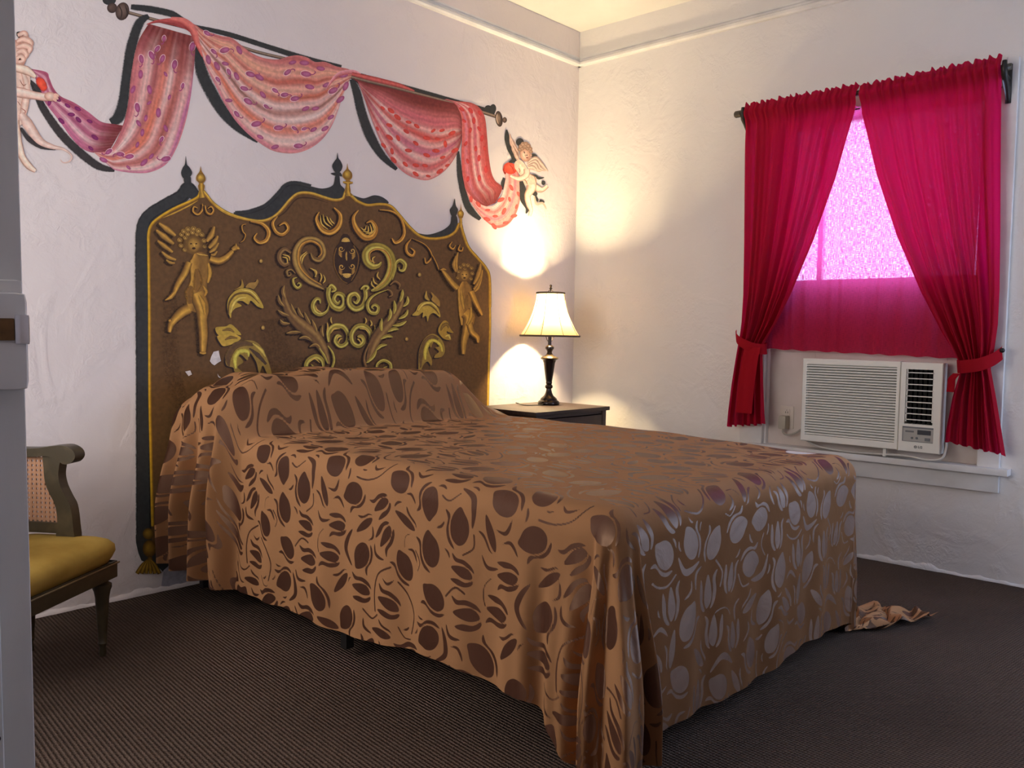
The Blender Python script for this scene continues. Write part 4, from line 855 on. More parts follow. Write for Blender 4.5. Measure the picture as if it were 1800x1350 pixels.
def spots(p, seed, n, col, edge, size=(3.0, 6.5), um=(0.05, 0.95), vm=(0.06, 0.94), tails=True):
    V = p.last; nu, nv = V.shape[:2]; r = np.random.default_rng(seed); placed = []
    for _ in range(n*12):
        if len(placed) >= n: break
        u, v = r.uniform(*um), r.uniform(*vm); i, j = min(nu-2, int(u*nu)), min(nv-2, int(v*nv)); P = V[i, j]; T_ = V[i+1, j]-V[i, j]; s = r.uniform(*size)
        if any(np.hypot(*(P-q)) < 15 for q in placed): continue
        placed.append(P); a = math.degrees(math.atan2(T_[1], T_[0]))+r.normal(0, 25)
        p.blob(P[0], P[1], s*1.45, s*0.75, a, edge, col, (s*0.3, 0))
        if tails and r.random() < 0.45:
            ca, sa = math.cos(math.radians(a)), math.sin(math.radians(a)); f = lambda x, y: (P[0]+x*ca-y*sa, P[1]+x*sa+y*ca); sg = r.choice([-1, 1])
            p.line([f(s*1.1, 0), f(s*2.0, sg*s*0.2), f(s*2.5, sg*s*0.9), f(s*2.0, sg*s*1.3)], 0.9, edge, n=4)
            p.line([f(s*1.6*math.cos(t), s*0.95*math.sin(t)) for t in np.linspace(0.5, 5.6, 9)], 0.45, (228, 190, 190), 0.9, n=3)
    return p
drap = empty('painted_drapery', tuple(wall_pts([(490, 150)])[0]+np.array([0, -0.001, 0])), label='red and pink swagged drapery in the wall painting', cat='painted drapery')
p = Paint()
p.soft(c1(940, 100, 880, 150, 830, 300, 800, 480, 780, 640, 750, 740, 700, 775), [5, 11, 12, 11, 12, 14, 9], INK, 1.0)
p.soft(c1(200, 520, 270, 680, 380, 840, 500, 960, 620, 1050, 725, 1078), [4, 9, 10, 10, 9, 4], INK2, 1.0)
p.soft(c2(200, 250, 245, 480, 325, 650, 420, 800, 540, 920, 690, 1030), [7, 14, 14, 13, 11, 4], INK, 1.0)
p.soft(c3(78, 165, 115, 270, 155, 430, 215, 590, 300, 730, 410, 835), [6, 10, 11, 12, 9, 4], INK, 1.0)
p.soft(c3(865, 700, 880, 880, 920, 1060, 960, 1140, 1030, 1205), [3, 7, 8, 9, 4], INK, 1.0)
p.soft(c3(1215, 900, 1200, 940, 1195, 985), [6, 6, 3], INK, 0.9)
p.pieces('painted_shadow', drap)
# left tail running to the hand
p = Paint().loft(c1(170, 432, 290, 455, 312, 495, 340, 560, 385, 610, 470, 650, 560, 710, 640, 770, 720, 785, 782, 795), c1(172, 436, 215, 480, 245, 550, 280, 640, 340, 720, 400, 800, 450, 870, 520, 940, 600, 968, 692, 955),
    folds([(0.15, 0.12, (150, 55, 75), .7), (0.35, 0.10, WH, .7), (0.5, 0.08, (150, 60, 90), .6), (0.68, 0.10, WH, .8), (0.9, 0.08, (200, 110, 140), .6)], 3, [(0.22, 0.10, 0.0), (0.98, 0.13, .95)], base=(200, 110, 130)), 80, 26)
p.blob(73, 148, 15, 9, 60, (215, 60, 40), (232, 90, 60), a=1, ea=0.3); spots(p, 4, 10, (140, 50, 100), (110, 35, 80), (3, 5), (0.3, 0.85), tails=False)
p.build('painted_swag', drap)
# left fall
p = Paint().loft(c1(940, 150, 880, 250, 850, 350, 825, 500, 815, 620, 790, 750, 745, 870, 690, 950, 592, 962), c1(1240, 235, 1225, 450, 1200, 650, 1160, 820, 1110, 950, 1050, 1040, 950, 1090, 850, 1095, 740, 1080, 700, 1058, 594, 965),
    folds([(0.08, 0.06, (190, 90, 100), .6), (0.25, 0.07, WH, .85), (0.38, 0.05, (150, 70, 70), .7), (0.5, 0.08, OR, .85), (0.62, 0.05, WH, .8), (0.75, 0.06, (160, 75, 60), .7), (0.9, 0.06, WH, .85), (0.99, 0.03, (190, 100, 150), .8)], 5, [(0.02, 0.09, .95), (0.14, 0.06, .45)], [(0.0, 0.03, .4)], base=(222, 140, 130)), 100, 34)
spots(p, 6, 30, (178, 100, 135), (156, 66, 100), (3.2, 6)); p.build('painted_swag', drap)
p = Paint().loft(c1(930, 150, 1000, 125, 1110, 118, 1200, 160, 1236, 180), c1(925, 158, 1000, 145, 1080, 158, 1180, 190, 1240, 245), folds([(0.3, 0.2, (215, 100, 90), .8), (0.8, 0.2, (130, 50, 45), .6)], 7, base=(190, 80, 75)), 40, 10); p.build('painted_swag', drap)
# centre swag
p = Paint().loft(c2(120, 70, 200, 110, 260, 150, 400, 195, 480, 210, 560, 270, 640, 330, 740, 370, 850, 380, 920, 360, 1000, 348, 1080, 365, 1140, 400, 1220, 400, 1310, 435, 1400, 455, 1440, 480, 1425, 520),
    c2(120, 74, 190, 180, 205, 250, 250, 360, 300, 480, 360, 600, 420, 720, 500, 850, 600, 960, 700, 1040, 800, 1100, 900, 1122, 1000, 1120, 1100, 1085, 1190, 1020, 1260, 930, 1310, 820, 1350, 700, 1380, 620, 1425, 522),
    folds([(0.04, 0.05, (196, 95, 90), .9), (0.17, 0.07, (238, 170, 130), .8), (0.27, 0.035, (190, 80, 60), .8), (0.36, 0.05, (238, 185, 150), .8), (0.45, 0.035, (190, 85, 55), .85), (0.53, 0.05, WH, .8), (0.60, 0.03, (128, 82, 66), .85), (0.68, 0.05, WH, .9), (0.78, 0.05, OR, .9), (0.90, 0.06, (242, 208, 190), .9), (0.99, 0.03, (215, 120, 130), .8)], 9, [(0.0, 0.05, .5), (1.0, 0.04, .4)], warp=0.018, base=(226, 150, 135)), 130, 44)
spots(p, 10, 44, (185, 108, 138), (156, 70, 100), (3.4, 6.4), (0.12, 0.95)); p.build('painted_swag', drap)
p = Paint().ribbon(c2(0, 58, 100, 80, 170, 140, 205, 240, 250, 360), [3, 6, 7, 5, 1], [(-1, (205, 110, 100)), (0, (224, 120, 104)), (1, (170, 62, 58))]); p.ribbon(c2(1225, 620, 1290, 530, 1350, 490, 1440, 480, 1500, 500), [0.5, 3, 4, 4, 2], [(-1, (226, 160, 160)), (0, (215, 130, 130)), (1, (180, 80, 80))]); p.pieces('painted_fold', drap)
# right swag
R1, R2 = (208, 78, 66), (232, 165, 150)
p = Paint().loft(c3(75, 158, 200, 195, 340, 228, 480, 262, 620, 295, 740, 325, 862, 358, 895, 450, 896, 540), c3(120, 185, 165, 300, 210, 430, 260, 560, 320, 690, 400, 800, 480, 870, 560, 905, 640, 915, 720, 880, 790, 820, 850, 730, 885, 640, 897, 545),
    folds([(0.10, 0.10, (120, 48, 42), .9), (0.30, 0.06, (205, 100, 110), .7), (0.42, 0.04, WH, .8), (0.5, 0.04, R1, .8), (0.58, 0.045, WH, .85), (0.67, 0.045, (190, 100, 130), .7), (0.76, 0.045, WH, .85), (0.85, 0.04, (205, 85, 85), .7), (0.94, 0.05, (240, 195, 178), .9)], 13, [(0.12, 0.08, .5), (0.95, 0.10, .9)], [(0.0, 0.09, .9)], warp=0.02, base=(205, 112, 108)), 120, 40)
spots(p, 14, 32, (212, 78, 62), (196, 62, 52), (3, 5), (0.25, 0.85), (0.38, 0.96), tails=False); p.build('painted_swag', drap)
p = Paint().ribbon([(618, 130), (660, 140), (700, 150), (728, 160)], [3, 4.5, 4, 1], [(-1, (160, 60, 55)), (0, (210, 100, 90)), (1, (150, 60, 55))]); p.pieces('painted_fold', drap)
# right fall, then the band that turns up to the small angel
p = Paint().loft(c3(760, 318, 830, 340, 868, 390, 890, 460, 893, 600, 888, 700, 890, 800, 900, 900, 930, 1010, 985, 1080, 1075, 1110), c3(780, 312, 860, 330, 960, 340, 1030, 385, 1065, 460, 1080, 600, 1090, 720, 1110, 850, 1140, 920, 1192, 975, 1140, 1085),
    folds([(0.08, 0.05, (214, 90, 80), .9), (0.2, 0.06, (215, 130, 150), .8), (0.33, 0.05, (190, 70, 68), .8), (0.45, 0.05, WH, .85), (0.56, 0.05, (196, 90, 105), .8), (0.66, 0.05, WH, .85), (0.78, 0.06, (205, 85, 80), .8), (0.92, 0.08, (196, 70, 60), .9)], 17, [(0.04, 0.06, .35), (1.0, 0.16, .95)], [(1.0, 0.06, .35)], warp=0.015, base=(214, 110, 105)), 100, 32)
spots(p, 18, 16, (205, 70, 62), (190, 55, 55), (3, 4.6), (0.15, 0.75), tails=False); p.build('painted_swag', drap)
p = Paint().loft(c3(920, 985, 985, 1062, 1060, 1105, 1130, 1100, 1180, 1040, 1200, 980, 1215, 900, 1212, 850, 1230, 800), c3(905, 940, 930, 1015, 980, 1110, 1050, 1200, 1130, 1262, 1190, 1266, 1250, 1230, 1300, 1150, 1325, 1050, 1330, 930, 1290, 820),
    folds([(0.1, 0.10, WH, .9), (0.3, 0.06, (226, 110, 100), .7), (0.45, 0.08, (240, 190, 170), .9), (0.62, 0.06, (206, 100, 130), .5), (0.8, 0.08, (236, 170, 150), .8), (0.97, 0.06, (214, 90, 80), .9)], 21, [(0.98, 0.12, .2)], warp=0.02, base=(226, 150, 138)), 90, 28)
spots(p, 22, 16, (214, 90, 76), (200, 76, 66), (3, 4.8), (0.1, 0.8), tails=False)
p.blob(896, 296, 12, 10, 20, (200, 62, 40), (232, 98, 68), (-2, -3)).line(cH(200, 540, 185, 590, 205, 640, 215, 610), 1.2, (165, 45, 35)).line(cH(260, 520, 300, 560, 330, 630), 1.0, (180, 52, 40)); p.build('painted_swag', drap)

# --- angels in flesh tones at both ends of the drapery
FL, FD_, FH = (222, 186, 158), (150, 98, 76), (240, 214, 188)
def limb(p, pts, w, dark, mid, hi, side=-0.35): return p.ribbon(pts, w, [(-1, dark), (-0.75, mid), (side, hi), (0.5, mid), (1, dark)], 6)
ang = empty('painted_angel', tuple(wall_pts([(925, 310)])[0]+np.array([0, -0.001, 0])), label='small flesh-toned winged angel holding the right end of the painted drapery', cat='painted angel')
p = Paint(); p.line(cH(225, 60, 235, 180, 265, 300, 320, 420, 300, 480), [1, 5, 5, 5, 2], INK).blob(*cH(400, 225)[0], 7, 7, 0, INK, INK).line(cH(250, 490, 330, 470, 350, 500), 3, INK).blob(*cH(590, 410)[0], 6, 4, 30, INK, INK).line(cH(690, 530, 745, 575), 2, INK)
p.line(cH(415, 740, 440, 860, 440, 980, 500, 1090, 480, 1165), [3, 6, 5, 4, 1], INK).line(cH(530, 655, 600, 665, 650, 700, 720, 690), [1, 2, 2.5, 0.6], INK).blob(*cH(710, 760)[0], 3.5, 4, 0, INK, INK).line(cH(570, 880, 600, 905, 630, 905), 4, INK).line(cH(600, 930, 640, 1010), 2.5, INK).blob(*cH(690, 1005)[0], 5, 2.5, 20, INK, INK); p.pieces('painted_shadow', ang)
p = Paint()
for q in ((268, 115, 290, 240, 350, 330, 375, 430), (285, 170, 320, 270, 370, 350), (290, 250, 330, 350, 380, 420), (330, 330, 350, 400, 385, 460)): p.ribbon(cH(*q), [0.6, 3.4, 3.6, 1.5], [(-1, (140, 95, 75)), (0, (225, 190, 165)), (1, (185, 140, 115))])
for q in ((500, 500, 600, 440, 680, 510, 770, 610), (500, 520, 600, 480, 660, 560, 740, 605), (500, 545, 590, 520, 640, 590, 690, 600), (505, 560, 570, 560, 620, 600)): p.ribbon(cH(*q), [1.5, 4.2, 3.6, 0.6], [(-1, (140, 100, 82)), (0, (228, 200, 175)), (1, (190, 150, 125))])
p.build('painted_wings', ang)
p = Paint()
limb(p, cH(560, 780, 640, 840, 700, 850, 765, 800), [5, 6, 4, 3], FD_, FL, FH); limb(p, cH(560, 690, 550, 830, 500, 930, 520, 1050, 545, 1120, 525, 1200), [8, 8.5, 5.5, 5, 3.5, 2.5], FD_, FL, FH)
p.fill(cH(340, 480, 420, 465, 490, 560, 520, 640, 610, 690, 600, 770, 520, 790, 460, 780, 430, 700, 390, 640, 330, 560), FL); p.ribbon(cH(400, 520, 450, 620, 500, 720), [2, 6, 4], [(-1, FL), (0, FH), (1, FL)]); p.line(cH(380, 560, 400, 600, 390, 630), 0.7, FD_).line(cH(440, 700, 480, 740, 500, 790), 0.8, FD_).line(cH(520, 640, 590, 680, 610, 760), 0.7, FD_)
limb(p, cH(490, 580, 480, 660, 400, 705, 320, 690, 275, 665), [5.5, 5.5, 4.5, 3, 2.5], FD_, FL, FH); p.line(cH(590, 940, 620, 1040, 700, 1030, 750, 1110), [1, 2.2, 2, 0.5], (205, 165, 140)); p.build('painted_body', ang)
p = Paint().blob(*cH(470, 395)[0], 9.5, 11.5, -15, (180, 125, 98), (236, 204, 176), (-2, 0)).line(cH(450, 345, 465, 375), 0.8, (70, 45, 38)).line(cH(480, 400, 500, 395), 0.8, (70, 45, 38)).line(cH(480, 425, 495, 432, 510, 425), 0.9, (140, 60, 50)).line(cH(468, 385, 470, 412), 0.6, FD_).blob(*cH(545, 400)[0], 2, 3, 0, FD_, FL); p.build('painted_head', ang)
p = Paint()
for x, y, r in ((400, 320, 4), (415, 285, 4.5), (445, 255, 5), (480, 250, 4.5), (510, 275, 4.5), (535, 310, 4), (545, 350, 3.5), (470, 285, 4), (500, 310, 3.5), (430, 310, 3.5)): p.blob(*cH(x, y)[0], r, r*0.9, 20, (130, 92, 70), (214, 178, 146), (-1, -1)).line([(cH(x, y)[0][0]-r*0.5, cH(x, y)[0][1]), (cH(x, y)[0][0], cH(x, y)[0][1]-r*0.5), (cH(x, y)[0][0]+r*0.5, cH(x, y)[0][1]+1)], 0.5, (120, 82, 62))
p.build('painted_hair', ang)

angl = empty('painted_angel', tuple(wall_pts([(50, 190)])[0]+np.array([0, -0.001, 0])), label='large flesh-toned angel, half hidden by the door, holding the left end of the painted drapery', cat='painted angel')
p = Paint().line(c1(105, 205, 125, 225, 120, 245), 5, INK).soft(c1(185, 510, 220, 545, 250, 600, 260, 680), [3, 5, 6, 4], INK2, 1).soft(c1(130, 810, 180, 880, 260, 930, 350, 945), [3, 6, 5, 2], INK2, 1); p.pieces('painted_shadow', angl)
p = Paint().blob(26, 96, 20, 26, -10, (190, 130, 105), (232, 190, 165), (4, 0))
p.build('painted_head', angl)
p = Paint()
for q in ((110, 225, 150, 215, 160, 245, 185, 260), (105, 265, 150, 250, 190, 275, 170, 310), (105, 300, 150, 290, 185, 305, 175, 340), (105, 335, 140, 325, 160, 350, 130, 380), (105, 370, 130, 362, 140, 380, 115, 395)): p.ribbon(c1(*q), [3, 6, 6, 3], [(-1, (188, 128, 104)), (-0.2, (238, 196, 170)), (0.5, (226, 176, 150)), (1, (170, 112, 90))])
p.build('painted_hair', angl)
p = Paint().fill([(-20, 120), (8, 112), (34, 118), (52, 135), (50, 165), (47, 195), (38, 215), (20, 235), (-20, 240)], (224, 186, 162)); p.ribbon([(36, 120), (46, 150), (42, 190), (34, 220)], [2, 6, 7, 3], [(-1, (200, 150, 125)), (0, (236, 205, 182)), (1, (196, 140, 115))])
p.line([(34, 140), (40, 150), (46, 148)], 0.8, (150, 96, 78)).line([(36, 190), (44, 196), (40, 202)], 0.8, (170, 100, 84)).line([(30, 178), (36, 186)], 0.7, (160, 105, 85))
limb(p, [(20, 118), (45, 124), (62, 136)], [7, 8, 3], FD_, FL, FH); limb(p, [(10, 158), (40, 164), (60, 168), (78, 171), (92, 172)], [9, 9, 7, 7, 5], (168, 112, 90), (226, 184, 160), (242, 212, 190)); p.blob(88, 170, 11, 8, 10, (190, 130, 105), (238, 206, 182), (-1, -2))
for q in ((94, 166, 103, 170), (94, 170, 102, 175), (92, 174, 99, 179)): p.line([(q[0], q[1]), ((q[0]+q[2])/2, (q[1]+q[3])/2-1), (q[2], q[3])], 2.2, (226, 176, 150))
limb(p, [(20, 215), (30, 250), (38, 275), (50, 292), (62, 301)], [14, 8, 6, 6, 3], FD_, FL, FH)
p.ribbon(c1(130, 720, 170, 780, 215, 850, 260, 900, 330, 930, 400, 945, 450, 985, 440, 1020, 400, 1030, 380, 1010), [5, 9, 8, 6, 4, 2, 1.5, 1.3, 1, 0.4], [(-1, (190, 138, 115)), (0, (236, 204, 184)), (1, (206, 158, 136))]); p.build('painted_body', angl)

# --- headboard painted on the wall
HB = empty('painted_headboard', tuple(wall_pts([(580, 520)])[0]+np.array([0, -0.001, 0])), label='ornate brown and gold headboard painted on the wall behind the bed', cat='painted headboard')
edge_top = c4(138, 620, 138, 550, 150, 500, 185, 460, 280, 400, 400, 345, 435, 320, 450, 285, 475, 310, 520, 365, 600, 420, 700, 455, 800, 470, 870, 450, 920, 410, 980, 340, 1030, 305, 1100, 305, 1180, 330, 1240, 345, 1290, 335, 1310, 290)+c5(300, 262, 340, 300, 400, 325, 470, 320, 530, 330, 580, 380, 640, 450, 700, 500, 770, 515, 850, 505, 900, 475, 925, 430, 940, 480, 970, 560, 1020, 620, 1070, 680, 1090, 740, 1092, 900)
p = Paint()   # the dark drop shadow around it
sh_o = c4(22*0+150, 1350, 70, 1300, 62, 1000, 55, 700, 52, 480, 100, 400, 200, 350, 300, 310, 345, 270, 350, 215, 385, 200, 392, 262, 440, 310, 440, 420, 240, 480, 175, 640)
p.ribbon([(252, 950), (251, 800), (250, 640), (249, 500), (248, 440), (250, 400), (262, 378), (290, 360), (318, 345), (330, 330), (346, 346)], [15, 14, 13, 13, 12, 12, 12, 12, 13, 12, 8], [(-1, INK, 1), (0.55, INK, 1), (0.8, INK, 0.7), (1, INK, 0.15)] if False else [(-1, INK, 0.15), (-0.8, INK, 0.75), (-0.5, INK, 1), (1, INK, 1)])
p.soft([(252, 950), (251, 800), (250, 640), (249, 500), (248, 440), (250, 400), (262, 378), (290, 360), (318, 345), (330, 330), (346, 346)], [17, 16, 15, 15, 14, 14, 13, 13, 14, 13, 8], INK, 1.0)
p.fill(c4(340, 300, 352, 262, 345, 225, 352, 205, 385, 205, 390, 240, 400, 275, 432, 310, 400, 340), INK); p.fill(c4(330, 180, 340, 150, 352, 130, 358, 82, 364, 130, 380, 150, 395, 180, 385, 205, 370, 218, 350, 218, 336, 205), INK)
p.fill(c4(640, 418, 730, 410, 830, 375, 900, 310, 950, 255, 1010, 240, 1100, 262, 1170, 275, 1230, 255, 1245, 200, 1268, 200, 1275, 250, 1300, 290, 1240, 350, 1030, 312, 880, 450, 800, 474, 700, 458), INK); p.soft(c4(650, 420, 730, 412, 830, 375, 900, 310, 950, 255, 1010, 242, 1100, 262), 5, INK, 0.9)
p.fill(c4(1226, 140, 1240, 112, 1252, 95, 1257, 62, 1263, 95, 1276, 112, 1287, 142, 1278, 170, 1258, 184, 1238, 172), INK); p.fill(c4(1215, 186, 1240, 180, 1275, 180, 1284, 204, 1262, 198, 1245, 200), INK, n=2)
p.fill(c5(318, 268, 380, 285, 440, 268, 490, 280, 522, 312, 460, 322, 400, 328, 350, 305), INK); p.fill(c5(660, 475, 740, 490, 820, 468, 868, 432, 878, 385, 905, 385, 912, 430, 900, 480, 850, 508, 770, 518, 700, 502), INK); p.fill(c5(868, 350, 884, 325, 895, 286, 902, 325, 914, 350, 905, 380, 890, 392, 875, 380), INK)
p.fill([(238, 940), (262, 935), (300, 950), (350, 960), (352, 1006), (335, 1014), (320, 990), (300, 1000), (285, 1004), (268, 985), (248, 985)], INK, n=3); p.build('painted_shadow', HB)
BR, BRD = (101, 70, 38), (66, 44, 26)
p = Paint(); pan = [(266, 960)]+[tuple(q) for q in catmull(edge_top, 6)]+[(858, 640), (856, 900), (800, 980), (400, 985)]
p.fill(pan, BR, smooth=False)
for pts, w, a in (([(300, 520), (300, 640), (330, 740)], 26, .5), ([(480, 560), (500, 640), (620, 650), (690, 640)], 40, .5), ([(540, 450), (560, 420), (600, 400), (640, 420)], 26, .35), ([(700, 560), (720, 640), (760, 650)], 30, .35)): p.soft(pts, w, (84, 56, 32), a*0.7)
p.build('painted_panel', HB)
GD, GH, GM, GK = (176, 126, 38), (226, 182, 70), (140, 98, 40), (62, 40, 26)
p = Paint()
p.ribbon([(268, 925), (265, 800), (263, 700)]+c4(143, 1000, 140, 780)+edge_top[:9], [3.2]*14, [(-1, (120, 84, 20)), (-0.4, (222, 172, 40)), (0.3, (170, 118, 30)), (1, (92, 60, 24))], 6)
p.ribbon(edge_top[7:24], 3.4, [(-1, (110, 74, 24)), (-0.4, GH), (0.3, (164, 112, 36)), (1, GK)], 6); p.ribbon(edge_top[23:], 3.2, [(-1, (120, 84, 24)), (-0.3, (214, 164, 50)), (0.3, (160, 112, 36)), (1, GK)], 6)
p.ribbon([edge_top[-1], (860, 580), (858, 640), (856, 720)], 2.6, [(-1, (120, 84, 24)), (-0.3, (220, 178, 60)), (0.3, (160, 112, 36)), (1, GK)])
p.line(c4(220, 450, 300, 415, 380, 375, 430, 345), 1.2, (196, 146, 50)).line(c4(495, 330, 560, 400, 640, 440, 720, 462), 1.2, (196, 146, 50)).line(c4(860, 470, 940, 420, 1000, 350, 1040, 330, 1120, 335, 1200, 360), 1.4, (70, 46, 26))
p.build('painted_border', HB)
def finial(pts, body, ry, extra):
    p = Paint(); x, y = body; p.fill(pts, (150, 104, 34)); p.blob(x, y, ry*0.85, ry, 0, (110, 72, 26), (226, 180, 70), (-ry*0.25, -ry*0.2)); 
    for q in extra: p.ribbon(*q)
    p.build('painted_finial', HB)
gc = [(-1, (96, 64, 26)), (-0.3, (214, 162, 58)), (1, (104, 70, 28))]
finial(c4(446, 142, 452, 172, 470, 200, 474, 225, 462, 245, 470, 260, 462, 290, 440, 292, 430, 262, 436, 244, 420, 225, 422, 200, 440, 172), (352.5, 313), 8.5, [(c4(448, 245, 450, 290, 455, 330), [4, 3.4, 6], gc)])
finial(c4(1316, 126, 1322, 158, 1342, 182, 1344, 210, 1330, 228, 1348, 240, 1330, 248, 1334, 300, 1300, 300, 1308, 248, 1290, 238, 1308, 228, 1288, 205, 1292, 180, 1310, 158), (610.5, 307), 8.5, [(c4(1290, 236, 1318, 243, 1348, 240), [1.5, 3, 1.5], gc), (c4(1318, 245, 1319, 290, 1322, 320), [2.6, 3.4, 7], gc)])
finial(c5(930, 316, 934, 345, 944, 368, 942, 392, 934, 402, 938, 425, 922, 425, 922, 402, 916, 390, 918, 368, 927, 345), (809, 376), 6.5, [(c5(930, 400, 930, 430, 930, 450), [2, 2.4, 4], gc)])
p = Paint().blob(260, 938, 10, 10, 0, (84, 58, 20), (176, 128, 40), (-2, -2)).blob(262, 964, 12, 15, 0, (80, 54, 18), (168, 120, 36), (-3, -2)).blob(263, 983, 5, 6, 0, (70, 48, 18), (140, 100, 34))
for dx in (-22, -14, -6, 2, 10, 18): p.ribbon([(262+dx*0.15, 984), (262+dx*0.6, 994), (262+dx, 1008)], [1.5, 3.2, 3.6], [(-1, (70, 48, 16)), (0, (172, 126, 40)), (1, (70, 48, 16))], 4)
p.build('painted_foot', HB)
def orn(name, strokes, shadow=True, gold=None, k=1.0, sw=1.7):
    g = gold or (GK, GM, GH, GD); p = Paint()
    if shadow:
        for s in strokes: p.soft(s[0], [q*sw+1.8 for q in s[1]], (58, 38, 28), 0.62, off=(-2.5, 1.5), n=5)
    for s in strokes:
        q = s[2] if len(s) > 2 else g
        p.ribbon(s[0], s[1], [(-1, q[0]), (-0.78, q[3]), (-0.35, q[2]), (0.15, q[1]), (0.6, q[3]), (1, q[0])], 7)
    p.build(name, HB); return p
thin = lambda w: [0.4*w, w, w*1.1, w, 0.3*w]
YG = (GK, (136, 112, 40), (216, 196, 92), (172, 146, 56)); OG = (GK, (150, 96, 34), (232, 176, 74), (186, 124, 42)); BG = (GK, (104, 72, 40), (190, 150, 72), (130, 94, 48))
BRW = ((52, 34, 22), (112, 78, 44), (164, 124, 66), (124, 88, 48))
def fingers(lines): return [(q, [0.3, 1.5, 1.6, 0.4], ((70, 46, 26), (190, 146, 60), (238, 200, 96), (190, 146, 60))) for q in lines]
# big C scrolls
orn('painted_scroll', [(cD(190, 300, 140, 268, 98, 305, 98, 360, 135, 398, 172, 385), [2, 4, 4.5, 4.5, 4, 3], BRW), (cD(470, 600, 430, 575, 350, 530, 285, 465, 245, 380, 240, 290, 285, 212, 360, 190, 430, 222, 455, 300, 425, 355, 378, 345, 352, 300), [1.5, 4, 7, 9, 9.5, 8.5, 7, 6, 6, 6, 5, 4, 1], BG),
    (cD(440, 560, 340, 500, 270, 420, 250, 330, 275, 240, 350, 205, 420, 240, 440, 300, 410, 335), thin(2.0), OG)]+fingers([cD(265, 370, 275, 330, 320, 290), cD(278, 390, 290, 340, 325, 300), cD(345, 425, 385, 450, 395, 500), cD(380, 435, 398, 460, 385, 500), cD(430, 465, 440, 500, 425, 540), cD(455, 480, 468, 520, 450, 550), cD(118, 335, 155, 345, 160, 385), cD(120, 315, 170, 330, 178, 365)]))
orn('painted_scroll', [(cD(845, 610, 900, 590, 965, 535, 1010, 450, 1015, 370, 985, 295, 920, 250, 845, 255, 800, 305, 808, 370, 855, 412, 905, 405, 930, 375), [1.5, 5, 7, 8.5, 8.5, 8, 7, 7, 7, 6.5, 6, 4, 1.2], YG), (cD(870, 600, 960, 530, 1000, 440, 1000, 360, 960, 290, 890, 270, 835, 300, 838, 360, 880, 380), thin(1.6), OG),
    (cD(1020, 520, 1045, 440, 1050, 385, 1085, 362, 1122, 395, 1110, 440, 1080, 440, 1072, 415), [0.6, 1.6, 2.6, 4, 4.2, 3.4, 2, 0.6], YG)]+fingers([cD(905, 455, 895, 490, 920, 520), cD(850, 530, 850, 560, 880, 590), cD(862, 500, 870, 540, 900, 560), cD(870, 390, 858, 350, 880, 330)]))
orn('painted_curl', [(cD(225, 468, 192, 435, 155, 450, 165, 488, 190, 480, 185, 460), [0.6, 1.8, 2.2, 2, 1.5, 0.5], BG), (cD(240, 500, 208, 515, 215, 562, 245, 588, 272, 565, 255, 545, 240, 558), [0.6, 2, 2.4, 2.6, 2.2, 1.4, 0.5], YG)])
orn('painted_curl', [(cD(1000, 565, 1040, 535, 1078, 560, 1072, 592), [0.8, 2.2, 2.4, 0.6], BRW), (cD(975, 598, 1005, 615, 1015, 645, 990, 660), [0.8, 2.4, 2.2, 0.5], BRW)])
# central volutes
orn('painted_volute', [(cD(500, 585, 495, 660, 530, 735, 590, 758, 628, 715, 615, 650, 565, 635, 540, 680, 570, 715, 592, 690), [5, 4, 5, 5.5, 5, 4.5, 4, 3.5, 3, 0.8], YG), (cD(495, 590, 520, 570, 548, 600, 520, 620), [1, 4, 4, 0.8], YG)])
orn('painted_volute', [(cD(795, 590, 800, 660, 775, 735, 715, 758, 668, 715, 672, 655, 715, 635, 745, 670, 725, 708, 700, 695), [4.5, 4, 5, 5.5, 5, 4.5, 4, 3.5, 3, 0.8], YG), (cD(760, 600, 790, 580, 815, 585, 790, 620), [1, 4, 4, 0.8], YG)])
orn('painted_volute', [(cD(430, 715, 425, 682, 395, 678, 368, 725, 382, 780, 430, 805, 485, 775, 500, 720), [0.8, 2.4, 3.4, 4, 4, 3.6, 2.2, 0.6], YG)]+fingers([cD(390, 730, 400, 765, 440, 790)]))
orn('painted_volute', [(cD(985, 600, 900, 630, 840, 672, 815, 730, 838, 785, 888, 792, 905, 748, 875, 725, 850, 745, 868, 762), [0.6, 1.6, 2.6, 3.2, 3.4, 3.4, 3, 2.6, 1.8, 0.5], YG)])
orn('painted_volute', [(cD(500, 1030, 498, 950, 545, 900, 615, 905, 655, 965, 645, 1035, 595, 1062, 555, 1025, 570, 980, 605, 985), [2, 4.5, 5, 4.5, 4, 4, 4, 4, 3.4, 1], YG)]+fingers([cD(520, 825, 515, 850, 525, 880), cD(485, 870, 490, 910, 480, 950), cD(515, 960, 540, 925, 590, 920), cD(565, 1010, 575, 990, 600, 985), cD(575, 1040, 590, 1010, 610, 1000)]))
orn('painted_volute', [(cD(835, 1030, 838, 950, 790, 900, 725, 905, 685, 965, 695, 1035, 745, 1062, 785, 1025, 765, 980, 732, 985), [2, 4.5, 5, 4.5, 4, 4, 4, 4, 3.4, 1], YG)]+fingers([cD(795, 828, 805, 855, 795, 880), cD(838, 850, 850, 880, 838, 900), cD(872, 890, 875, 930, 850, 960), cD(825, 960, 800, 925, 750, 920), cD(770, 1010, 760, 990, 735, 990), cD(765, 1040, 745, 1010, 730, 1005)]))
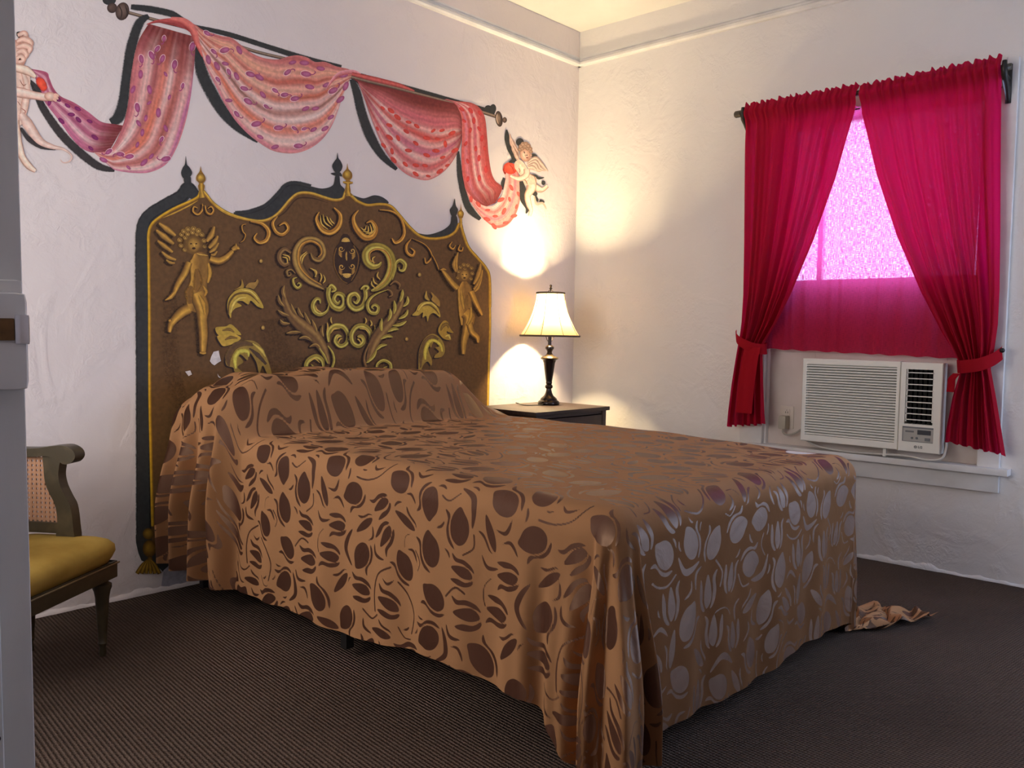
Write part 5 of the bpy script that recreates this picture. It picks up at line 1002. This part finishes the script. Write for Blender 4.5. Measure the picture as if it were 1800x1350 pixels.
# acanthus leaves
orn('painted_leaf', [(cD(132, 580, 140, 700, 190, 810, 280, 900, 380, 980, 450, 1080, 500, 1210), [1, 6, 9, 12, 12, 9, 2], BRW), (cD(490, 1060, 530, 1120, 540, 1190, 510, 1260, 460, 1305), [1, 2, 2.4, 2, 1], YG)]+[(q, [0.5, 3.2, 3.4, 0.8], BG) for q in (cD(135, 565, 122, 620, 145, 680), cD(85, 645, 98, 700, 135, 740), cD(80, 768, 125, 800, 175, 815), cD(100, 845, 125, 875, 180, 880), cD(150, 958, 210, 950, 270, 950), cD(255, 1000, 310, 990, 360, 1020), cD(340, 1070, 395, 1052, 440, 1100), cD(188, 715, 205, 765, 235, 810), cD(245, 745, 262, 795, 292, 830), cD(298, 785, 322, 840, 350, 885), cD(360, 845, 385, 905, 400, 950), cD(448, 890, 440, 945, 455, 985))]+[(cD(420, 1080, 460, 1140, 490, 1205), [1, 2.5, 1], YG)])
orn('painted_leaf', [(cD(1102, 610, 1085, 720, 1020, 830, 940, 930, 870, 1030, 815, 1200), [1, 6, 9, 11, 10, 3], BRW), (cD(830, 1040, 795, 1120, 790, 1190, 820, 1260, 870, 1300), [1, 2, 2.4, 2, 1], BRW)]+[(q, [0.5, 3.2, 3.4, 0.8], YG) for q in (cD(1102, 600, 1098, 650, 1080, 700), cD(1142, 655, 1142, 705, 1105, 740), cD(1145, 765, 1125, 810, 1070, 840), cD(1135, 858, 1085, 885, 1020, 895), cD(1072, 925, 1030, 922, 980, 945), cD(1022, 988, 975, 980, 920, 1005), cD(975, 1052, 925, 1060, 880, 1100), cD(1032, 690, 1040, 745, 1030, 800), cD(1000, 755, 1002, 810, 980, 860), cD(932, 835, 925, 895, 930, 940), cD(890, 1090, 860, 1150, 805, 1200))])
orn('painted_curl', [(cD(455, 1260, 445, 1180, 395, 1148, 335, 1175, 312, 1225, 345, 1268, 378, 1242, 355, 1212), [1, 4, 5, 4.5, 4, 3.4, 2.4, 0.6], YG)]+fingers([cD(335, 1200, 380, 1165, 425, 1200)]))
orn('painted_curl', [(cD(892, 1290, 895, 1215, 945, 1180, 1000, 1208, 1000, 1265, 960, 1280, 945, 1248, 975, 1230), [1, 2.6, 3, 3, 3, 3, 2.2, 0.6], YG)])
# feathered scrolls under the top edge
orn('painted_scroll', [(c5(212, 338, 248, 380, 240, 440, 195, 478, 145, 462, 115, 405, 130, 362), [1, 3.4, 5, 5, 4.5, 3.2, 0.8], OG)]+fingers([c5(150, 375, 160, 420, 195, 448), c5(170, 385, 182, 415, 205, 440), c5(188, 395, 198, 415, 215, 430), c5(135, 380, 142, 430, 180, 462)]))
orn('painted_scroll', [(c5(350, 352, 322, 395, 338, 455, 385, 505, 432, 500, 450, 455, 425, 415, 395, 425), [1, 3, 5, 6, 5, 4, 3, 0.6], OG)]+fingers([c5(362, 450, 385, 465, 395, 440), c5(375, 470, 405, 475, 405, 440), c5(390, 485, 425, 475, 415, 430), c5(405, 495, 440, 465, 425, 425)]))
for q in ((c5(470, 350, 540, 360, 590, 400, 610, 470, 595, 515, 560, 535, 540, 510), [0.8, 1.6, 2, 2.8, 3.4, 3, 0.8]), (c5(650, 512, 622, 550, 625, 590, 655, 610, 668, 585, 645, 565), [0.6, 2.4, 2.6, 2.6, 2, 0.5]), (c4(900, 440, 872, 480, 890, 530, 930, 548, 965, 515, 945, 478, 910, 495), [1, 2.8, 3.2, 3.2, 3, 2.6, 0.8]), (c4(740, 470, 810, 485, 848, 530, 835, 580, 795, 595, 765, 570, 780, 540), [1.4, 3, 4, 3.8, 3.2, 2.4, 0.8]),
          (c4(455, 365, 455, 400, 430, 428, 402, 412, 405, 385, 428, 392), [0.8, 1.8, 2, 1.8, 1.6, 0.5]), (c4(470, 375, 480, 415, 505, 428, 522, 405, 508, 382, 485, 395), [0.8, 1.8, 2, 1.8, 1.6, 0.5]), (c4(715, 485, 690, 495, 695, 530, 710, 550, 700, 580, 680, 595), [0.4, 1.2, 1, 1, 1, 0.3]), (c5(655, 512, 730, 550, 765, 610, 735, 650, 725, 620), [0.3, 0.9, 1.2, 2, 0.6]), (c5(765, 600, 790, 650, 805, 690), [0.4, 1, 0.6]),
          (c5(880, 530, 865, 555, 885, 572, 900, 550), [0.5, 1.6, 1.6, 0.5]), (c5(925, 545, 915, 575, 935, 582, 942, 560), [0.5, 1.6, 1.6, 0.5])): orn('painted_curl', [(q[0], q[1], OG)], sw=1.3)
# medallion
p = Paint().soft(cD(640, 150, 690, 230, 745, 300, 740, 420, 690, 520, 640, 552), 3, (50, 34, 24), .7)
p.fill(cD(625, 145, 665, 165, 690, 230, 735, 280, 742, 350, 735, 430, 705, 500, 660, 548, 625, 545, 600, 500, 545, 430, 535, 350, 545, 270, 580, 220, 600, 165), (60, 40, 27)); p.ribbon(cD(560, 260, 540, 340, 550, 430, 600, 520, 650, 550), 1.2, [(-1, GK), (0, GM), (1, GK)]); p.ribbon(cD(700, 240, 740, 330, 725, 440, 680, 530), 1.2, [(-1, GK), (0, GM), (1, GK)])
for cx, cy, a0, ln in ((635, 210, -90, 34), (645, 470, 90, 36)):
    for k in range(-3, 4):
        a = math.radians(a0+k*26); p.line(cD(cx, cy, cx+ln*0.6*math.cos(a), cy+ln*0.6*math.sin(a), cx+ln*math.cos(a), cy+ln*math.sin(a)), [0.4, 1.0, 1.3], (214, 168, 80), n=3)
for cx, cy, sg in ((600, 268, 1), (690, 285, -1), (602, 415, 1), (688, 410, -1)):
    p.line([cD(cx+sg*r*math.cos(t), cy+r*math.sin(t))[0] for t, r in zip(np.linspace(0, 8, 18), np.linspace(26, 3, 18))], 0.9, (200, 152, 70), n=2)
    for k in range(4): p.line(cD(cx-sg*24, cy+10+k*10, cx-sg*4, cy+26+k*12, cx+sg*6, cy+22+k*14), [0.3, 1, 0.4], (180, 132, 60), n=3)
p.line(cD(642, 290, 640, 330, 644, 365), 1.4, (190, 142, 66)); p.build('painted_medallion', HB)
# broad leaves at the sides
def broad(shapes, mids, off=(-3, 2)):
    p = Paint()
    for s in shapes: P = np.array(catmull(s[0], 5, True))+np.array(off); p._add(P, [tuple(range(len(P)))], [(*alb((52, 36, 28)), 0.8)]*len(P))
    for s in shapes: p.fill(s[0], s[1], n=5)
    for m in mids: p.ribbon(m[0], m[1], [(-1, m[2][0], m[3]), (0, m[2][1], 1 if m[3] else 1), (1, m[2][0], m[3])], 6)
    p.build('painted_leaf', HB)
LY_, LD_, LH_ = (186, 150, 58), (112, 82, 42), (222, 194, 96)
broad([(cE(300, 600, 262, 500, 270, 380, 340, 290, 430, 250, 530, 260, 610, 320, 690, 475, 620, 465, 540, 395, 508, 440, 440, 400, 365, 410, 430, 455, 350, 490, 310, 540), LY_), (cE(340, 270, 420, 215, 432, 140, 455, 235, 400, 250), (170, 132, 54)), (cE(475, 235, 520, 185, 590, 175, 615, 140, 628, 180, 575, 258, 530, 245), (160, 120, 56))],
      [(cE(275, 560, 280, 430, 350, 330, 450, 305, 540, 330, 640, 430), [1, 1.6, 1.8, 1.8, 1.6, 0.5], ((120, 90, 40), (100, 72, 34)), 0.6), (cE(300, 540, 330, 440, 400, 370, 480, 360), [1, 3, 3, 1], (LY_, LH_), 0.5), (cE(430, 270, 540, 290, 630, 380), [1, 2.4, 1], (LY_, LH_), 0.5)])
broad([(cE(120, 715, 240, 700, 290, 675, 340, 700, 425, 800, 330, 790, 230, 800, 150, 800), LY_), (cE(140, 815, 230, 800, 330, 785, 420, 838, 340, 900, 220, 935, 170, 890), (196, 156, 62))], [(cE(200, 750, 280, 735, 340, 770), [1, 3, 1], (LD_, (140, 104, 48)), 0.5), (cE(230, 860, 300, 830, 380, 840), [1, 3, 1], (LD_, (140, 104, 48)), 0.5)])
broad([(cE(455, 1285, 350, 1240, 330, 1190, 250, 1160, 240, 1060, 290, 960, 380, 885, 500, 865, 600, 885, 680, 970, 740, 1100, 790, 1280, 740, 1275, 680, 1165, 638, 1260, 600, 1120, 515, 1000, 500, 1100, 430, 1040, 385, 1040, 450, 1120, 380, 1180, 450, 1250), (150, 118, 52))],
      [(cE(280, 1180, 270, 1060, 340, 940, 460, 900, 570, 920), [1, 6, 6, 5, 2], (LD_, (100, 72, 46)), 0.6), (cE(360, 1200, 350, 1080, 400, 1000, 500, 1000, 510, 1060), [2, 5, 5, 4, 1], ((180, 150, 58), (216, 200, 84)), 0.5), (cE(560, 900, 660, 980, 710, 1060), [1, 4, 1], ((170, 140, 60), (210, 180, 84)), 0.5), (cE(520, 960, 620, 1040, 720, 1150), [1, 4, 2], ((90, 66, 44), (78, 58, 44)), 0.5)])
broad([(cF(165, 525, 215, 470, 240, 410, 300, 365, 380, 355, 450, 390, 500, 460, 515, 550, 440, 500, 385, 525, 358, 605, 340, 535, 295, 555, 300, 490, 240, 530), LY_), (cF(322, 310, 345, 220, 355, 290, 385, 345), (176, 140, 60)), (cF(400, 235, 460, 290, 505, 345, 508, 420, 440, 370, 405, 330, 420, 290), (166, 124, 54))],
      [(cF(230, 480, 300, 410, 380, 400, 460, 460, 500, 520), [0.6, 1.4, 1.4, 1.4, 0.5], ((120, 90, 40), (104, 76, 34)), 0.6), (cF(240, 470, 310, 385, 400, 375, 470, 430), [1, 2.4, 2.4, 1], (LY_, LH_), 0.5)])
broad([(cF(495, 740, 505, 660, 560, 595, 610, 610, 640, 690, 682, 745, 630, 740, 600, 725, 600, 750, 640, 790, 645, 835, 560, 820), (168, 130, 48))], [(cF(520, 720, 550, 660, 600, 640, 620, 690), [1, 3, 3, 1], (LD_, (138, 104, 42)), 0.5), (cF(580, 790, 620, 780, 640, 820), [1, 3, 1], (LY_, LH_), 0.5)])
broad([(cF(245, 1240, 245, 1100, 255, 960, 310, 830, 400, 762, 480, 780, 545, 850, 575, 960, 540, 1040, 445, 1060, 455, 1020, 500, 980, 455, 930, 500, 915, 480, 865, 430, 865, 400, 930, 375, 890, 370, 970, 410, 1080, 405, 1155, 360, 1105, 310, 1140, 268, 1225), (156, 122, 50))],
      [(cF(270, 1180, 280, 1000, 330, 870, 410, 800, 490, 830), [1, 4, 5, 4, 2], (LD_, (110, 82, 44)), 0.6), (cF(330, 1080, 330, 980, 370, 870, 440, 840, 520, 900, 540, 980), [2, 4, 4, 3, 3, 1], ((180, 150, 54), (222, 196, 76)), 0.5)])
# gilt angels on the headboard
def gilt(limbs, head, hair, wings, body, bits, k=(150, 102, 40)):
    D, Mi, Hi = (78, 52, 26), k, (214, 160, 64); par = Paint()
    for s in limbs+[(w[0], w[1]) for w in wings]: par.soft(s[0], [q*1.6+2 for q in s[1]], (62, 42, 28), 0.55, off=(-4, 2), n=5)
    for w in wings: par.ribbon(w[0], w[1], [(-1, (100, 68, 32)), (-0.3, (196, 144, 60)), (1, (96, 66, 34))], 5)
    par.blob(head[0]-1, head[1], head[2]*1.45, head[2]*1.4, 0, (104, 72, 34), (150, 108, 48))
    par.ribbon(body[0], body[1], [(-1, (110, 76, 34)), (-0.7, (146, 102, 44)), (0, (134, 94, 42)), (0.55, (176, 126, 52)), (0.85, (196, 144, 58)), (1, (110, 76, 34))], 6)
    for s in limbs: limb(par, s[0], s[1], D, (150, 104, 42), Hi, 0.25 if len(s) < 3 else s[2])
    for b in bits: par.ribbon(b[0], b[1], [(-1, k, 0.4), (0, b[2], 1), (1, k, 0.4)], 6)
    par.blob(head[0], head[1], head[2], head[2]*1.12, 0, (110, 76, 34), (206, 154, 66), (1, -1))
    x, y, r = head; par.blob(x-r*.38, y-r*.15, r*.16, r*.1, 0, GK, (70, 44, 26)).blob(x+r*.35, y-r*.15, r*.16, r*.1, 0, GK, (70, 44, 26)).blob(x, y+r*.5, r*.26, r*.16, 0, (70, 42, 24), (60, 36, 22)).line([(x, y-r*.1), (x+r*.1, y+r*.2)], [0.8, 0.8], (226, 176, 84), n=3)
    for (hx, hy, hr) in hair: par.blob(hx, hy, hr, hr*0.85, 20, (96, 64, 28), (216, 168, 78), (-1, -1)); par.line([(hx-hr*.5, hy+1), (hx, hy-hr*.5), (hx+hr*.5, hy+1)], 0.6, (90, 60, 28), n=3)
    par.build('painted_cherub', HB)
gilt([(cG(370, 420, 330, 520, 270, 620, 230, 710), [6, 6.5, 5.5, 3.5], -0.3), (cG(235, 700, 200, 740, 150, 768), [4, 4, 0.6]), (cG(560, 390, 640, 410, 710, 380, 770, 320), [6, 7, 6, 4]), (cG(765, 310, 800, 290, 830, 300), [4, 5.5, 1]), (cG(795, 300, 800, 270, 798, 250), [2, 1.6, 0.6]),
      (cG(370, 840, 290, 890, 210, 980, 190, 1060), [10, 9, 6, 3], -0.2), (cG(440, 700, 490, 840, 490, 940, 500, 1080, 495, 1240), [15, 13, 9, 8.5, 6]), (cG(465, 1245, 500, 1252, 525, 1248), [1.5, 3, 1.5]), (cG(200, 960, 190, 945), [3, 3])],
     (260+412/5.194, 380+262/5.194, 12.5), [(260+x/5.194, 380+y/5.194, r) for x, y, r in ((300, 170, 5), (285, 220, 5.5), (295, 270, 5), (330, 310, 4.5), (320, 140, 5.5), (360, 120, 6), (410, 115, 6), (455, 135, 6), (485, 170, 5.5), (505, 225, 5), (510, 280, 4), (355, 165, 5), (335, 200, 5), (400, 150, 5), (440, 170, 4))],
     [(cG(95, 65, 170, 120, 245, 180), [2, 5.5, 3]), (cG(70, 128, 140, 185, 230, 255), [2, 5.5, 3]), (cG(82, 225, 140, 270, 220, 330), [2, 4.5, 2.5]), (cG(120, 325, 180, 375, 250, 400), [1.6, 4, 2]), (cG(160, 400, 200, 425, 240, 430), [1.4, 3, 1.6]), (cG(600, 95, 575, 170, 530, 230), [2, 5.5, 3]), (cG(632, 180, 600, 240, 550, 290), [2, 5, 3]), (cG(638, 245, 600, 300, 555, 330), [1.6, 4, 2]), (cG(625, 320, 600, 350, 570, 350), [1.4, 3, 1.6])],
     (cG(440, 335, 462, 390, 470, 480, 460, 590, 440, 690, 420, 800, 400, 870), [5, 17, 18, 15, 17, 15, 6]),
     [(cG(545, 430, 560, 520, 540, 610), [2, 5, 2], (206, 152, 58)), (cG(500, 640, 525, 690, 510, 730), [2, 4, 2], (196, 142, 56)), (cG(460, 720, 500, 800, 515, 900), [2, 5, 2], (206, 152, 58)), (cG(440, 480, 450, 600, 430, 680), [3, 10, 4], (128, 88, 40)), (cG(395, 640, 370, 700, 380, 800), [3, 9, 4], (118, 82, 38)), (cG(440, 340, 470, 350, 540, 360), [1, 2.5, 1], (214, 164, 74))])
gilt([(c5(820, 685, 845, 720, 880, 765, 910, 795), [2.2, 4.5, 5.5, 6]), (c5(985, 810, 1010, 870, 1035, 920, 1048, 945), [6, 5, 3.6, 2]), (c5(950, 930, 975, 960, 955, 1050, 945, 1100, 942, 1165), [10, 12, 7, 6, 3.5]), (c5(975, 990, 990, 1040, 1020, 1070, 1025, 1100), [6, 5.5, 5, 2]), (c5(812, 690, 830, 685, 845, 690), [0.8, 2.4, 1])],
     (520+948/3.214, 260+720/3.214, 9), [(520+x/3.214, 260+y/3.214, r) for x, y, r in ((915, 700, 4), (925, 675, 4), (945, 662, 4.5), (968, 665, 4.5), (988, 680, 4), (992, 710, 4), (985, 740, 3.5), (910, 735, 3.5), (950, 685, 3.5))],
     [(c5(912, 590, 900, 640, 905, 690), [1, 4, 2]), (c5(900, 610, 888, 660, 900, 700), [1, 3.6, 2]), (c5(1040, 650, 1030, 710, 1000, 770), [1, 5, 2]), (c5(1050, 690, 1035, 750, 1000, 800), [1, 4, 2]), (c5(1045, 740, 1025, 790, 1000, 815), [1, 3, 1.5])],
     (c5(948, 755, 950, 800, 950, 870, 955, 940, 958, 1000), [4, 13, 12, 12, 9]),
     [(c5(930, 800, 935, 860, 945, 910), [1, 4, 2], (196, 146, 60)), (c5(985, 900, 985, 950, 965, 1000), [1, 4, 2], (200, 150, 60)), (c5(965, 830, 960, 860, 965, 890), [1, 3, 1], (120, 84, 40))], k=(146, 104, 40))
for x, y, r in ((457.5, 459, 3.2), (461, 576, 3.4), (736, 483, 3.2), (713.5, 596, 3)):
    Paint().blob(x-1, y+1, r+1, r+1, 0, (60, 40, 28), (60, 40, 28)).blob(x, y, r, r*1.2, 0, (120, 84, 38), (220, 176, 84), (-0.8, -0.8)).build('painted_stud', HB)
# chips where the paint has come off, down to the plaster
CHIP = (214, 200, 190)
p = Paint().fill(cE(50, 1110, 65, 1060, 95, 1000, 155, 988, 165, 1040, 182, 1110, 140, 1135, 105, 1162, 70, 1140), CHIP, smooth=False).fill(cE(140, 1258, 155, 1285, 182, 1308, 165, 1310, 148, 1295), CHIP, smooth=False)
p.fill([(296, 993), (306, 978), (318, 970), (330, 975), (338, 985), (348, 990), (352, 1022), (330, 1026), (300, 1030), (282, 1030), (286, 1002)], (168, 158, 160), smooth=False).fill([(324, 653), (333, 651), (336, 658), (330, 661)], CHIP, smooth=False); p.pieces('chipped_plaster', HB)
